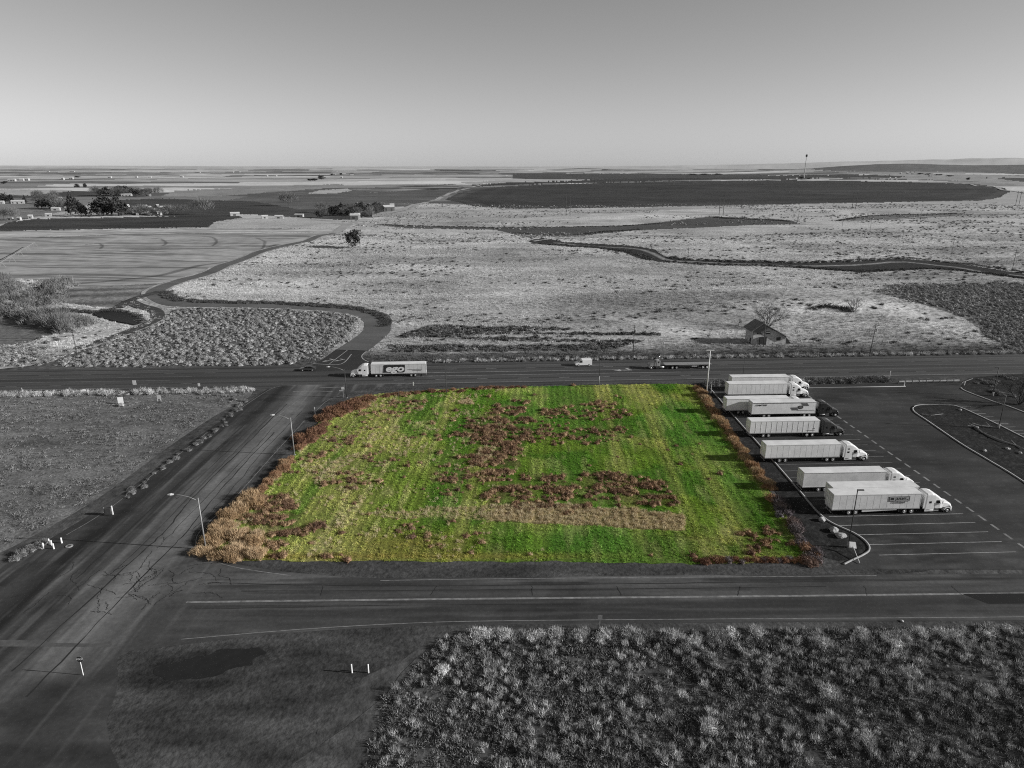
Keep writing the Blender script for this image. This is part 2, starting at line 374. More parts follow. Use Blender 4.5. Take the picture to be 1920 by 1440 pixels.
# --- land use: (object name, outline in the photograph, base reflectance)
pix = {}
pix['pivot'] = [(835, 374), (860, 362), (905, 352), (1000, 346.5), (1280, 339), (1500, 337.5), (1700, 341), (1830, 345), (1885, 353), (1893, 360), (1872, 371), (1840, 376), (1600, 380.5), (1400, 384.5), (1180, 388.5), (1060, 391), (960, 391.5), (890, 387)]
FIELDS = [
    ('wheat_stubble', [(-700, 436), (0, 432), (200, 430), (420, 427.5), (560, 428), (640, 431), (585, 447), (540, 460), (470, 483), (400, 507), (300, 531), (130, 541), (100, 528), (40, 522), (-700, 540)], 0.30),
    ('stubble_strip', [(-700, 437), (0, 432), (200, 430), (420, 427.5), (640, 430), (610, 436), (420, 437), (200, 441), (0, 446), (-700, 452)], 0.40),
    ('tilled_field', [(-700, 428), (0, 424), (10, 418), (70, 410), (200, 408), (330, 405), (440, 402), (455, 408), (405, 415), (390, 426), (200, 429), (30, 433), (-700, 436)], 0.055),
    ('ploughed_corner', [(130, 541), (300, 531), (345, 520), (275, 551), (240, 567), (215, 577), (170, 575), (112, 566), (108, 552)], 0.19),
    ('pale_fallow', [(405, 427), (430, 415), (470, 408), (500, 405), (560, 409), (600, 414), (645, 424), (640, 429)], 0.42),
    ('meadow', [(-700, 375), (0, 373), (120, 371), (200, 374), (140, 392), (60, 408), (0, 420), (-700, 424)], 0.2),
    ('pale_strip', [(-700, 358), (0, 355), (135, 356), (136, 360), (60, 366), (0, 367), (-700, 370)], 0.38),
    ('dark_strip', [(135, 358), (180, 359), (200, 364), (60, 372), (0, 371), (-700, 374), (-700, 370), (60, 366)], 0.07),
    ('winter_field', [(480, 366), (560, 357), (700, 352), (850, 352), (840, 362), (800, 380), (760, 388), (640, 390), (560, 392), (480, 392), (400, 380)], 0.11),
    ('garden_plot', [(200, 376), (300, 372), (480, 378), (560, 392), (540, 402), (440, 402), (330, 405), (250, 404)], 0.06),
    ('dark_ploughland', [(480, 403), (560, 392), (640, 390), (740, 388), (720, 400), (640, 412), (560, 408)], 0.075),
    ('fallow', [(330, 357), (520, 350), (640, 345), (650, 350), (560, 357), (420, 367), (300, 369)], 0.26),
    ('pale_rise', [(575, 363), (600, 357), (650, 353), (660, 358), (620, 363)], 0.42),
    ('river_flat', [(650, 355), (760, 348), (850, 345), (870, 352), (850, 354), (700, 361)], 0.16),
    ('pivot_field', pix['pivot'], 0.048),
    ('far_ploughland', [(880, 347), (960, 342), (1200, 334), (1440, 333), (1480, 336), (1280, 338), (1000, 345.5), (890, 350)], 0.05),
    ('far_pale_strip', [(860, 341), (960, 338), (1100, 338.5), (960, 342), (880, 346)], 0.36),
    ('far_tillage', [(960, 326), (1200, 325), (1440, 328), (1440, 333), (1200, 334.5), (1100, 337), (960, 335)], 0.07),
    ('far_winter_crop', [(1440, 329), (1600, 327), (1700, 331), (1690, 333), (1440, 335)], 0.06),
    ('ridge_crop', [(1520, 318), (1530, 313), (1570, 308), (1700, 305), (1900, 302), (2500, 300), (2500, 325), (1920, 327), (1800, 322), (1640, 322), (1560, 320)], 0.13),
    ('pale_verge', [(1560, 321), (1640, 325), (1820, 327), (1920, 330), (2500, 332), (2500, 352), (1920, 348), (1830, 340), (1700, 336), (1600, 336), (1690, 333), (1700, 330), (1600, 326)], 0.30),
    ('dark_verge', [(1850, 333), (1920, 334), (2500, 335), (2500, 341), (1920, 341)], 0.08),
    ('lower_meadow', [(-700, 600), (0, 596), (60, 600), (110, 622), (60, 640), (0, 650), (-700, 670)], 0.14),
    ('canal_brush', [(700, 420), (800, 423.5), (960, 426.5), (1160, 423.5), (1240, 417), (1330, 405), (1400, 408), (1480, 412), (1500, 420), (1400, 422.5), (1200, 432), (1110, 439), (1090, 444), (990, 446), (930, 431), (760, 428)], 0.09),
    ('brush_hollow', [(1560, 414), (1640, 403), (1790, 399), (1825, 402), (1720, 409), (1600, 414)], 0.14),
    ('brush_slope', [(1630, 545), (1700, 535), (1800, 532), (1920, 533), (2600, 540), (2600, 660), (1920, 660), (1870, 640), (1800, 592), (1720, 568)], 0.13),
    ('sage_flat', [(30, 692), (90, 668), (180, 650), (230, 630), (300, 600), (330, 578), (480, 576), (620, 581), (672, 600), (640, 640), (600, 668), (530, 689), (300, 693)], 0.09),
    ('weed_patch', [(715, 640), (800, 612), (1000, 600), (1130, 598), (1230, 612), (1240, 630), (1150, 655), (1000, 660), (830, 664), (740, 660)], 0.22),
    ('canal_bend', [(985, 452), (1020, 446), (1060, 454), (1120, 457), (1200, 462), (1228, 468), (1246, 480), (1300, 487), (1400, 490), (1500, 492), (1600, 490), (1690, 485), (1740, 488), (1800, 495), (1920, 513), (2600, 570), (2600, 590), (1920, 524), (1800, 508), (1740, 505), (1620, 512), (1500, 503), (1400, 498), (1300, 495), (1245, 492), (1200, 486), (1170, 474), (1120, 466), (1060, 462), (1010, 458)], 0.04),
]
cx = 0.25 * (PX[:-1, :-1] + PX[1:, :-1] + PX[:-1, 1:] + PX[1:, 1:]); cy = 0.25 * (PY[:-1, :-1] + PY[1:, :-1] + PY[:-1, 1:] + PY[1:, 1:])
front = (YY[:-1, :-1] > 30)
cyd = cy + R.normal(0, 0.25, cy.shape); cxd = cx + R.normal(0, 0.8, cx.shape)
cls = np.zeros(cx.shape, np.int32)
for i, (nm, poly, g) in enumerate(FIELDS): cls[inside(cxd, cyd, poly) & front] = i + 1
cls[(cls == 0) & (YY[:-1, :-1] > 1150)] = 1000          # far farmland
cls[(cls == 0) & (YY[:-1, :-1] > 11400)] = 1001
cls[(YY[:-1, :-1] > 11400)] = 1001

def dark_arcs(x, y, lines, w):
    d = np.full(len(x), 1e9); P = np.column_stack([x, y])
    for ln in lines: d = np.minimum(d, nearest(P, smooth_poly(Gxy(ln), 4))[0])
    return 1 - sstep(w * 0.4, w, d)
def alb_land(k, x, y, px):
    nz = fbm(x / 55, y / 40, 41, 4); fine = fbm(x / 7, y / 7, 43, 3)
    if k == 0:
        a = 0.41 * (0.5 + 0.95 * nz) * (0.8 + 0.4 * fine)
        st = vnoise(x / 60, y / 9, 45); a *= 0.82 + 0.36 * st
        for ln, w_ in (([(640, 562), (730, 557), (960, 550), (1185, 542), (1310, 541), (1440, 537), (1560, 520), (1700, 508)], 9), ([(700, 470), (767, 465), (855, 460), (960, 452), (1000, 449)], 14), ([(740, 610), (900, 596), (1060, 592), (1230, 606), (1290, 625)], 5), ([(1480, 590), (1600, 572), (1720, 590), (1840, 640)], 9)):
            dd, _ = nearest(np.column_stack([x, y]), smooth_poly(np.array([G(*q_)[:2] for q_ in ln]), 4)); a *= 1 + 0.28 * np.exp(-(dd / w_) ** 2)      # sunlight on the crests painted in as paler grass
        near = sstep(215, 235, y - 0.056 * x)                      # nearer ground: bare dark soil
        return a * near + np.clip(0.035 + 0.05 * fine + 0.03 * nz, 0.02, 1) * (1 - near)
    if k == 1000:
        th = math.radians(7); u = x * math.cos(th) + y * math.sin(th); v = -x * math.sin(th) + y * math.cos(th)
        u = u + 140 * (fbm(x / 900, y / 900, 51, 2) - .5); v = v + 160 * (fbm(x / 1100, y / 700, 53, 2) - .5)
        su = 620 + 0.08 * np.maximum(y - 2000, 0); row = np.floor(v / 260)
        h = _hash(np.floor(u / 900 + 0.37 * row), row, 5); h2 = _hash(np.floor(u / 900 + 0.37 * row), row, 8)
        g = np.where(h < 0.28, 0.08 + 0.06 * h2, np.where(h < 0.5, 0.2 + 0.08 * h2, np.where(h < 0.75, 0.34 + 0.1 * h2, 0.5 + 0.1 * h2)))
        g = 0.55 * g + 0.45 * g * (0.6 + 0.8 * fbm(x / 300, y / 120, 57, 4))
        return g * np.where(px > 1500, 0.95, 1)
    if k == 1001: return 0.44 + 0.24 * (fbm(x / 900, y / 500, 61, 4) - 0.5)  # dry grass hills, colour made paler in place of haze
    nm, _, g = FIELDS[k - 1]
    a = g * (0.75 + 0.5 * nz) * (0.88 + 0.24 * fine)
    if nm in ('wheat_stubble', 'stubble_strip'):
        st = vnoise(x / 70 + 2 * nz, (y + 0.10 * x) / 4.5, 63); a *= 0.55 + 0.62 * sstep(0.22, 0.55, st)
        a *= 1 - 0.5 * dark_arcs(x, y, [[(160, 458), (185, 456), (192, 461), (188, 466)], [(270, 449), (300, 449), (312, 456), (305, 461)], [(380, 446), (400, 449), (406, 456), (398, 462)], [(480, 450), (496, 455), (494, 466), (484, 472)]], 1.6)
        a *= 1 - 0.5 * dark_arcs(x, y, [[(130, 541), (220, 534), (330, 516), (420, 492), (520, 462)], [(0, 446), (200, 442), (400, 438)]], 3.5)
    if nm == 'ploughed_corner':
        c = G(330, 500)[:2]; r = np.hypot(x - c[0], y - c[1]); a *= 0.6 + 0.7 * (0.5 + 0.5 * np.sin(r * 0.42 + 2 * fine))
    if nm == 'pivot_field':
        a *= 0.8 + 0.5 * vnoise(x / 400, y / 26, 67)
        d, _ = nearest(np.column_stack([x, y]), np.array([G(a_, b_)[:2] for a_, b_ in pix['pivot']]), True)
        ring = np.sin(d / 9) * np.exp(-d / 60); a *= 1 + 0.6 * np.clip(ring, 0, 1)
    if nm in ('tilled_field', 'winter_field', 'garden_plot', 'dark_ploughland'):
        a *= 0.75 + 0.6 * vnoise(x / 80, y / 7, 71)
    if nm == 'canal_bend':
        ln = np.array([G(p_[0], p_[1])[:2] for p_ in [(1040, 455), (1120, 462), (1190, 466), (1222, 474), (1246, 486), (1300, 491), (1400, 495), (1500, 499), (1600, 497), (1700, 491), (1800, 502), (1920, 518), (2600, 580)]])
        d, _ = nearest(np.column_stack([x, y]), smooth_poly(ln, 3)); a = a + 0.22 * (1 - sstep(0.8, 2.6, d)) * (0.6 + 0.6 * fine)
    if nm in ('weed_patch',):
        a *= 0.35 + 1.2 * sstep(0.35, 0.6, vnoise(x / 40, y / 3.5, 73))
    if nm == 'river_flat': a = a * (0.3 + 1.6 * sstep(0.4, 0.65, vnoise(x / 90, y / 25, 75)))
    return a

vidx = np.arange(XX.size).reshape(XX.shape)
Vall = np.column_stack([XX.ravel(), YY.ravel(), HH.ravel()]); PXa = PX.ravel()
for k in np.unique(cls):
    c = cls == k
    F = np.stack([vidx[:-1, :-1][c], vidx[:-1, 1:][c], vidx[1:, 1:][c], vidx[1:, :-1][c]], 1)
    used, inv = np.unique(F, return_inverse=True); F = inv.reshape(F.shape); V = Vall[used]
    nm = {0: 'ground', 1000: 'farmland', 1001: 'hills'}.get(int(k)) or FIELDS[k - 1][0]
    farm = k >= 1000 or nm in ('pivot_field', 'wheat_stubble', 'stubble_strip', 'far_ploughland', 'far_tillage', 'ridge_crop')
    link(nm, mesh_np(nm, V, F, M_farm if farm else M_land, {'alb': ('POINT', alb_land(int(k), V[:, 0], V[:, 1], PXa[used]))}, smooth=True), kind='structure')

hz = MB().box(-86000, 86000, -600, 24500, -8, 300)
M_haze = bpy.data.materials.new('haze'); M_haze.use_nodes = True
hn = M_haze.node_tree.nodes; hn.clear(); pv = hn.new('ShaderNodeVolumePrincipled'); ho = hn.new('ShaderNodeOutputMaterial')
pv.inputs['Color'].default_value = (1, 1, 1, 1); pv.inputs['Density'].default_value = 4.0e-6; pv.inputs['Anisotropy'].default_value = 0.0
M_haze.node_tree.links.new(pv.outputs[0], ho.inputs['Volume'])
hz.build('haze', M_haze, None, kind='stuff')

# ================================================================== ROADS
HW_ANG = 0.0555                                            # the road grid is turned a little against the view
def hw(u, v):
    """u along the highway from the view axis, v across from its near edge line"""
    c, s = math.cos(HW_ANG), math.sin(HW_ANG); return np.array([u * c - v * s, 189.6 + u * s + v * c])
def rect(f, u0, u1, v0, v1): return np.array([f(u0, v0), f(u1, v0), f(u1, v1), f(u0, v1)])
def alb_hw(x, y):
    c, s = math.cos(HW_ANG), math.sin(HW_ANG); dx, dy = x, y - 189.6; u = dx * c + dy * s; v = -dx * s + dy * c
    a = 0.060 + 0.03 * (fbm(u / 60, v / 1.2, 81, 3) - 0.5)
    for vv, ww, k in ((3.5, 0.5, -0.028), (14, 0.5, -0.028), (8.8, 1.7, -0.022), (-0.9, 0.6, -0.03), (18.3, 0.6, -0.03), (1.0, 0.5, .01), (2.5, 0.5, .01), (15, .5, .01), (16.5, .5, .01)):
        a = a + k * np.exp(-((v - vv) / ww) ** 2)
    jn = np.exp(-((u + 62) / 16) ** 2); a = a + 0.018 * jn * (fbm(x / 5, y / 5, 82, 3) - .2)
    return np.clip(a * (0.8 + 0.4 * fbm(u / 14, v / 3, 83, 3)), 0.012, 1)
highway = surf('highway', rect(hw, -620, 620, -2.6, 20.4), 0.9, alb_hw, M_asph, z=-0.03, resy=0.55, kind='structure')
def line_u(name, u0, u1, v, w, parent, m=M_paint, f=hw, z=0.004):
    p = rect(f, u0, u1, v - w / 2, v + w / 2); V = np.column_stack([p, np.full(4, z)])
    return link(name, mesh_np(name, V, [[0, 1, 2, 3]], m), parent)
ZL = -0.025
for (u0, u1, v, w, m) in ((-620, -92, 0, .16, M_paint), (-44, 620, 0, .16, M_paint), (-620, -90, 17.5, .16, M_paintworn), (-38, 620, 17.5, .16, M_paintworn),
                          (-620, -100, 7.0, .16, M_paintworn), (-38, 52, 7.0, .22, M_paint), (52, 620, 7.0, .14, M_paintworn),
                          (-620, -95, 10.5, .14, M_paintworn), (-46, 33, 10.5, .22, M_paint), (33, 620, 10.5, .14, M_paintworn)):
    line_u('lane_line', u0, u1, v, w, highway, m, z=ZL)
for v in (3.5, 14.0):
    for k in range(-26, 27):
        u = k * 12.2 + (2 if v < 10 else 5)
        if -88 < u < -45: continue
        line_u('lane_dash', u, u + 3.1, v, 0.16, highway, M_paint if -50 < u < 60 else M_paintworn, z=ZL)
arrow = MB().add([(0, -.12, 0), (2.2, -.12, 0), (2.2, .12, 0), (0, .12, 0), (0, -.5, 0), (0, .5, 0), (-1.4, 0, 0)], [(0, 1, 2, 3), (4, 5, 6)]).add([(1.5, .1, 0), (2.0, .1, 0), (1.6, 1.1, 0), (1.1, 1.1, 0)], [(0, 1, 2, 3)]).mesh('turn_arrow', M_paint)
for (px_, py_, rz, s) in ((1164, 694, 0, 2.0), (613, 676.5, 0.6, 1.5), (634, 676, 0.6, 1.3)):
    p = G(px_, py_, 0.0); a = link('turn_arrow', arrow, highway); a.location = (p[0], p[1], ZL + 0.006 if py_ > 680 else 0.012); a.rotation_euler = (0, 0, rz + HW_ANG); a.scale = (s * .8, s, 1)

# --- side road running away from us on the left, and the front road
side_left = [(-62, 186.6), (-66, 186.0), (-68.4, 183.5), (-69.5, 178), (-71.5, 160), (-73.5, 140), (-74.5, 120), (-76.5, 108), (-79, 98), (-84, 88), (-95, 78), (-112, 70), (-140, 62), (-140, 40), (-40, 40), (-46, 62), (-48, 68), (-50.5, 73)]
front_bot = [(-46.5, 74.4), (-30, 77.4), (-15, 78.7), (0, 79.2), (40, 79.7), (75, 80.1), (200, 82)]
front_top = [(200, 92.3), (75, 91.4), (30, 91.0), (0, 90.5), (-20, 90.2), (-33, 91.6), (-44, 94.2), (-51, 97.5), (-54, 101.5), (-54.6, 106), (-53.4, 116), (-52.6, 140), (-51.6, 160), (-50.6, 171), (-47, 178), (-40, 183.5), (-30, 186.2), (-30, 187.6)]
road_poly = smooth_poly(np.array(side_left + front_bot), 5).tolist() + smooth_poly(np.array(front_top), 5).tolist()
CR = {'long': [np.array([(-62.2, 70), (-60.5, 95), (-59.8, 105), (-60.6, 118), (-60.0, 140), (-59.5, 170)]), np.array([(-57.5, 66), (-56.7, 90), (-56.0, 104), (-56.6, 120), (-56.2, 150)]),
               np.array([(-66.4, 90), (-66.0, 120), (-65.2, 150), (-64.0, 176)])]}
def alb_road(x, y):
    front = sstep(-52, -40, x) * (1 - sstep(92, 97, y))
    side = 1 - front
    a_side = 0.046 + 0.04 * (fbm(x / 1.6, y / 45, 91, 3) - 0.5)
    a_side += 0.095 * np.exp(-((x + 57.4) / 3.2) ** 2) * (0.7 + 0.6 * fbm(x / 2, y / 9, 92, 3)) + 0.022 * np.exp(-((x + 63.2) / 1.1) ** 2) * sstep(140, 90, y) + 0.03 * np.exp(-((x + 68.3) / 0.35) ** 2) * sstep(120, 95, y)
    a_side -= 0.022 * np.exp(-((x + 71) / 2.4) ** 2) + 0.015 * np.exp(-((x + 65.5) / 1.3) ** 2)
    vfr = y - 85.0 - 0.0167 * x
    a_fr = 0.048 + 0.026 * (fbm(x / 40, vfr / 0.7, 93, 3) - 0.5)
    a_fr += 0.014 * np.exp(-((vfr - 2.4) / 1.6) ** 2) - 0.014 * np.exp(-((vfr + 2.2) / 1.5) ** 2) - 0.02 * np.exp(-((vfr - 3.9) / 0.45) ** 2) - 0.018 * np.exp(-((vfr - 2.0) / 0.25) ** 2)
    a = a_side * side + a_fr * front
    jx = np.exp(-((x + 52) / 12) ** 2 - ((y - 93) / 8) ** 2)                 # worn, patched junction
    a = a + 0.09 * jx * (fbm(x / 6, y / 3, 94, 4) * 2 - 0.75)
    a = a + 0.02 * (fbm(x / 14, y / 14, 95, 4) - 0.5)
    a = a + front * 0.045 * sstep(0.52, 0.72, fbm(x / 22, vfr / 0.9, 98, 4)) * (0.4 + np.exp(-((vfr - 5.5) / 2) ** 2)) + side * 0.05 * sstep(0.55, 0.75, fbm(x / 1.2, y / 16, 99, 4))
    a = a - 0.012 * sstep(0.62, 0.75, fbm(x / 8, y / 5, 96, 3))
    near = sstep(72, 66, y); a = a * (1 - near) + near * (0.045 + 0.10 * (fbm(x / 5, y / 2.5, 97, 5) - .25)) * (1 - 0.45 * sstep(-66, -50, x + 5 * fbm(x / 4, y / 4, 109, 3)))
    a = a * (0.72 + 0.56 * fbm(x / 5, y / 3, 100, 4)) + 0.03 * sstep(.6, .75, fbm(x / 30, y / 1.1, 102, 3)) * front + 0.035 * sstep(.6, .78, fbm(x / 0.9, y / 25, 104, 3)) * side
    return np.clip(a, 0.014, 0.2)
road = surf('road', road_poly, 0.38, alb_road, M_asph, z=-0.02, kind='structure')
def wline(name, pts, w, z, m, parent, n=5): return ribbon(name, smooth_poly(np.array(pts, float), n), w, z, m, parent)
ZR = -0.014
wline('edge_line', [(-44, 76.1), (-30, 78.0), (-15, 79.4), (0, 80.0), (40, 80.5), (75, 80.9), (200, 83)], 0.13, ZR, M_paintf, road)
wline('centre_line', [(-47, 84.2), (-20, 84.75), (0, 85.1), (40, 85.7), (75, 86.35), (200, 88.5)], 0.42, ZR, M_paintworn, road)
wline('edge_line', [(-20, 89.6), (0, 90.1), (30, 90.5), (44, 90.7), (56, 90.9)], 0.14, ZR, M_paintf, road)
wline('edge_line', [(-34, 90.9), (-44, 93.4), (-50.6, 97.2), (-53.2, 101.5), (-53.7, 106), (-52.6, 116), (-51.9, 140), (-51.2, 158)], 0.14, ZR, M_paintf, road)
wline('edge_line', [(-50.4, 164), (-49.4, 173), (-46, 178)], 0.16, ZR, M_paintf, road)
wline('edge_line', [(-62, 186.0), (-66, 185.4), (-67.8, 183.2), (-68.9, 178), (-70.6, 165)], 0.15, ZR, M_paintf, road)
wline('edge_line', [(-71.9, 150), (-73, 130), (-74, 112), (-76, 103)], 0.13, ZR, M_paintworn, road)
wline('lane_line', [(-59.8, 150), (-58.6, 164), (-57.2, 174)], 0.16, ZR, M_paintf, road)
wline('stop_line', [(-61, 180.4), (-55, 180.9), (-50, 180.6)], 0.35, ZR, M_paintf, road)
wline('stop_line', [(-54.5, 183.9), (-47.5, 184.6)], 0.40, ZR, M_paintf, road)
crn = random.Random(3)
def crack(pts, w, jit=0.25):
    p = smooth_poly(np.array(pts, float), 10); p = p + R.normal(0, jit, p.shape) * 0.35
    ribbon('crack', p, w * (0.5 + R.random(len(p))), ZR + 0.004, M_tar, road)
for c in CR['long']: crack(c, 0.18)
for x_ in (-58.4, -61.6, -63.6, -69.8, -54.9): crack([(x_ + crn.gauss(0, .2), 92 + crn.uniform(0, 25)), (x_ + .4, 118), (x_ + crn.gauss(.6, .3), 140), (x_ + 1, 150 + crn.uniform(0, 20))], 0.09, .3)
for _ in range(44):                                       # alligator cracking in the junction
    x = -57 + crn.gauss(0, 7); y = 88 + crn.gauss(0, 6); a = crn.choice([0.1, 1.3, 1.5, 0.05, 2.2]) + crn.gauss(0, .25); L = crn.uniform(2, 7); pts = []
    for k in range(4): pts.append((x, y)); x += math.cos(a) * L / 3; y += math.sin(a) * L / 3; a += crn.gauss(0, .5)
    if y > 96 and x > -54: continue
    crack(pts, 0.08)
surf('asphalt_patch', Gxy([(-120, 1199), (85, 1200), (92, 1205), (210, 1207), (208, 1213), (85, 1212), (-120, 1212)]), 0.4, lambda x, y: 0.085 + 0.05 * (fbm(x / 2, y, 3) - .4), M_asph, z=-0.0165, parent=road)
crack([(-46, 89.0), (-20, 88.2), (10, 88.6), (40, 89.2), (70, 89.9)], 0.16, 0.1)
crack([(-40, 86.9), (-10, 87.1), (20, 87.5), (47, 88.1)], 0.15, 0.1)
crack([(-45, 82.6), (-20, 83.4), (10, 83.8)], 0.12, 0.1)
for x in (-28, -12, 3, 16, 33, 52, 66): crack([(x, 85.8), (x + crn.gauss(0, .8), 88.2)], 0.1, 0.15)
surf('asphalt_patch', [(68.4, 83.8), (66.2, 86.2), (120, 86.9), (120, 84.5)], 0.5, lambda x, y: 0.004 + 0.002 * fbm(x, y, 3), M_asph, z=-0.012, parent=road)
# --- gravel shoulders round the roads
PUDC = Gxy([(262, 1268), (330, 1243), (420, 1216), (497, 1222), (440, 1266), (350, 1296)])
def alb_gravel(x, y):
    a = 0.056 + 0.09 * (fbm(x / 9, y / 2.2, 101, 4) - 0.4) + 0.03 * (fbm(x, y, 103, 3) - .5)
    d, _ = nearest(np.column_stack([x, y]), PUDC, True); wet = sstep(2.2, 0.4, d + 1.6 * (fbm(x, y, 107, 3) - .5))      # damp margin of the puddle
    return np.clip(a * (1 - 0.4 * wet), 0.012, 1)
surf('gravel_verge', smooth_poly([(-58, 92), (-56.2, 103), (-55.4, 116), (-54.4, 140), (-53.4, 160), (-52.4, 172), (-49, 180), (-40, 187), (-30, 188), (0, 189.6), (40, 191.6), (54, 192), (53, 187), (20, 186.8), (-20, 184.5), (-40, 180), (-46, 170), (-49, 150), (-50, 125), (-49.5, 110), (-46, 97), (-30, 95.8), (0, 95.6), (40, 95.8), (62, 95.5), (64, 92), (30, 90), (-20, 89)], 3, True), 0.7, alb_gravel, M_soil, z=-0.032, kind='structure')
surf('gravel_verge', smooth_poly([(-60, 58), (-48, 75), (-30, 78.5), (0, 80.3), (40, 80.8), (200, 83), (200, 76), (60, 77.5), (20, 77.3), (-8, 76.0), (-14, 72), (-20, 66), (-24, 45), (-55, 45)], 3, True), 0.7, alb_gravel, M_soil, z=-0.034, kind='structure')
pud = smooth_poly(Gxy([(285, 1262), (300, 1250), (330, 1243), (352, 1234), (385, 1228), (420, 1216), (455, 1217), (482, 1214), (497, 1222), (478, 1234), (470, 1246), (440, 1252), (400, 1268), (350, 1272), (318, 1274)]), 8, True); pud = pud + 0.5 * np.stack([vnoise(pud[:, 0] * 2, pud[:, 1] * 2, 7) - .5, vnoise(pud[:, 0] * 2, pud[:, 1] * 2, 8) - .5], 1)
surf('puddle', pud, 0.4, lambda x, y: 0 * x + .02, M_water, z=-0.018, kind='structure')

# --- dirt lot on the left
def alb_dirt(x, y): return np.clip(0.15 + 0.16 * (fbm(x / 18, y / 6, 111, 4) - 0.5) + 0.12 * (fbm(x / 2.2, y / 1.6, 113, 3) - .5), 0.03, 1)
surf('dirt_lot', smooth_poly([(-72.2, 180.5), (-75, 160), (-77, 140), (-78, 120), (-80, 108), (-83.5, 97), (-90, 86), (-104, 76), (-300, 60), (-300, 168), (-150, 178.5), (-90, 182.5)], 4, True), 0.9, alb_dirt, M_soil, z=-0.04, kind='structure')

# --- truck parking lot
def alb_lot(x, y):
    a = 0.03 + 0.05 * (fbm(x / 16, y / 6, 121, 4) - 0.5) + 0.03 * (fbm(x / 5, y / 1.1, 123, 4) - 0.5)
    a = a * np.where((np.floor((x - 0.1 * y) / 13) + np.floor(y / 34)) % 2 == 0, 0.88, 1.08) + 0.02 * sstep(.64, .8, fbm(x / 3, y / 1.2, 127, 4))
    a = a + 0.035 * sstep(0.50, 0.72, fbm(x / 7 + y / 9, y / 1.3 - x / 9, 125, 3)) * np.exp(-((y - 95) / 4) ** 2)
    a = a - 0.01 * np.exp(-((x - 67) / 4) ** 2)
    return np.clip(a, 0.012, 1)
lot_poly = [(50.5, 92.6), (56.6, 96.4), (59.3, 99.5), (58.9, 103), (55.8, 108.5), (55.6, 120), (55.7, 140), (55.7, 160), (55.9, 184.5), (60, 185.2), (109, 188.4), (220, 194), (220, 92.6)]
lot = surf('parking_lot', lot_poly, 0.7, alb_lot, M_asph, z=-0.025, kind='structure')
LA = 0.043
def lt(u, v):
    c, s = math.cos(LA), math.sin(LA); return np.array([57 + u * c - v * s, 96.6 + u * s + v * c])
ZP = -0.019
for k in range(0, 27):
    u0 = 2.4 if k == 0 else (1.6 if k == 1 else 0.4)
    line_u('parking_line', u0, 25.2, k * 3.2, 0.13, lot, M_paint if k < 6 else M_paintworn, f=lt, z=ZP)
for k in range(0, 25):
    v = k * 3.2 + 0.6; p = rect(lt, 27.3, 27.75, v, v + 1.9); link('guide_dash', mesh_np('guide_dash', np.column_stack([p, np.full(4, ZP)]), [[0, 1, 2, 3]], M_paintworn), lot)
for k in range(9):
    a = G(1783 + k * 13.5, 763.5 + k * 6.3, 0.0); p = np.array([(a[0], a[1]), (a[0] + 5.5, a[1] + .35), (a[0] + 5.5, a[1] + .49), (a[0], a[1] + .14)])
    link('parking_line', mesh_np('parking_line', np.column_stack([p, np.full(4, ZP)]), [[0, 1, 2, 3]], M_paint), lot)
kerbA = smooth_poly([(55.9, 184.2), (55.7, 160), (55.7, 140), (55.6, 120), (55.75, 108.8), (58.6, 103.4), (59.2, 100.5), (58.5, 98.2), (56.6, 96.6), (54.6, 95.4), (52.4, 94.0)], 8)
ribbon('kerb', kerbA, 0.3, -0.03, M_conc, height=0.17, kind='structure')
def alb_mulch(x, y): return np.clip(0.016 + 0.022 * fbm(x / 1.3, y / 1.3, 131, 4) + 0.02 * sstep(.6, .8, fbm(x * 1.5, y * 1.5, 133, 2)), 0.008, 1)
surf('planting_bed', smooth_poly([(55.5, 184), (55.5, 150), (55.4, 120), (55.5, 108.8), (58.3, 103.4), (58.9, 100.5), (58.2, 98.4), (56.4, 96.8), (54.4, 95.7), (51.4, 95.2), (49.6, 99), (50.6, 112), (51.2, 130), (51.8, 150), (52.6, 184)], 3, True), 0.6, alb_mulch, M_soil, z=-0.015, kind='structure')
isl = [G(a, b, 0.0)[:2] for a, b in [(1712, 764), (1724, 759.5), (1750, 759), (1775, 759.5), (1800, 764), (1860, 791), (1920, 821), (2100, 912), (2300, 1010), (2150, 1060), (1920, 904), (1850, 861), (1800, 831), (1740, 790), (1715, 773)]]
isl_s = smooth_poly(isl, 5, True)
ribbon('kerb', np.vstack([isl_s, isl_s[:2]]), 0.32, -0.03, M_conc, height=0.17, kind='structure')
surf('traffic_island', isl_s, 0.7, alb_mulch, M_soil, z=0.02, kind='structure')
bedR = [G(a, b, 0.0)[:2] for a, b in [(1802, 720), (1812, 712), (1850, 705), (2000, 700), (2400, 700), (2400, 900), (2100, 850), (1920, 773), (1860, 752), (1812, 734)]]
ribbon('kerb', smooth_poly([G(a, b, 0.0)[:2] for a, b in [(1801, 727), (1812, 734), (1860, 752), (1920, 773), (2100, 850)]], 5), 0.3, -0.03, M_conc, height=0.15, kind='structure')
surf('planting_bed', smooth_poly(bedR, 3, True), 0.8, alb_mulch, M_soil, z=-0.01, kind='structure')
ribbon('kerb', [G(a, b, 0.0)[:2] for a, b in [(1360, 732), (1500, 727.5), (1600, 726), (1698, 724.5)]], 0.2, -0.03, M_signback, height=0.15, kind='structure')

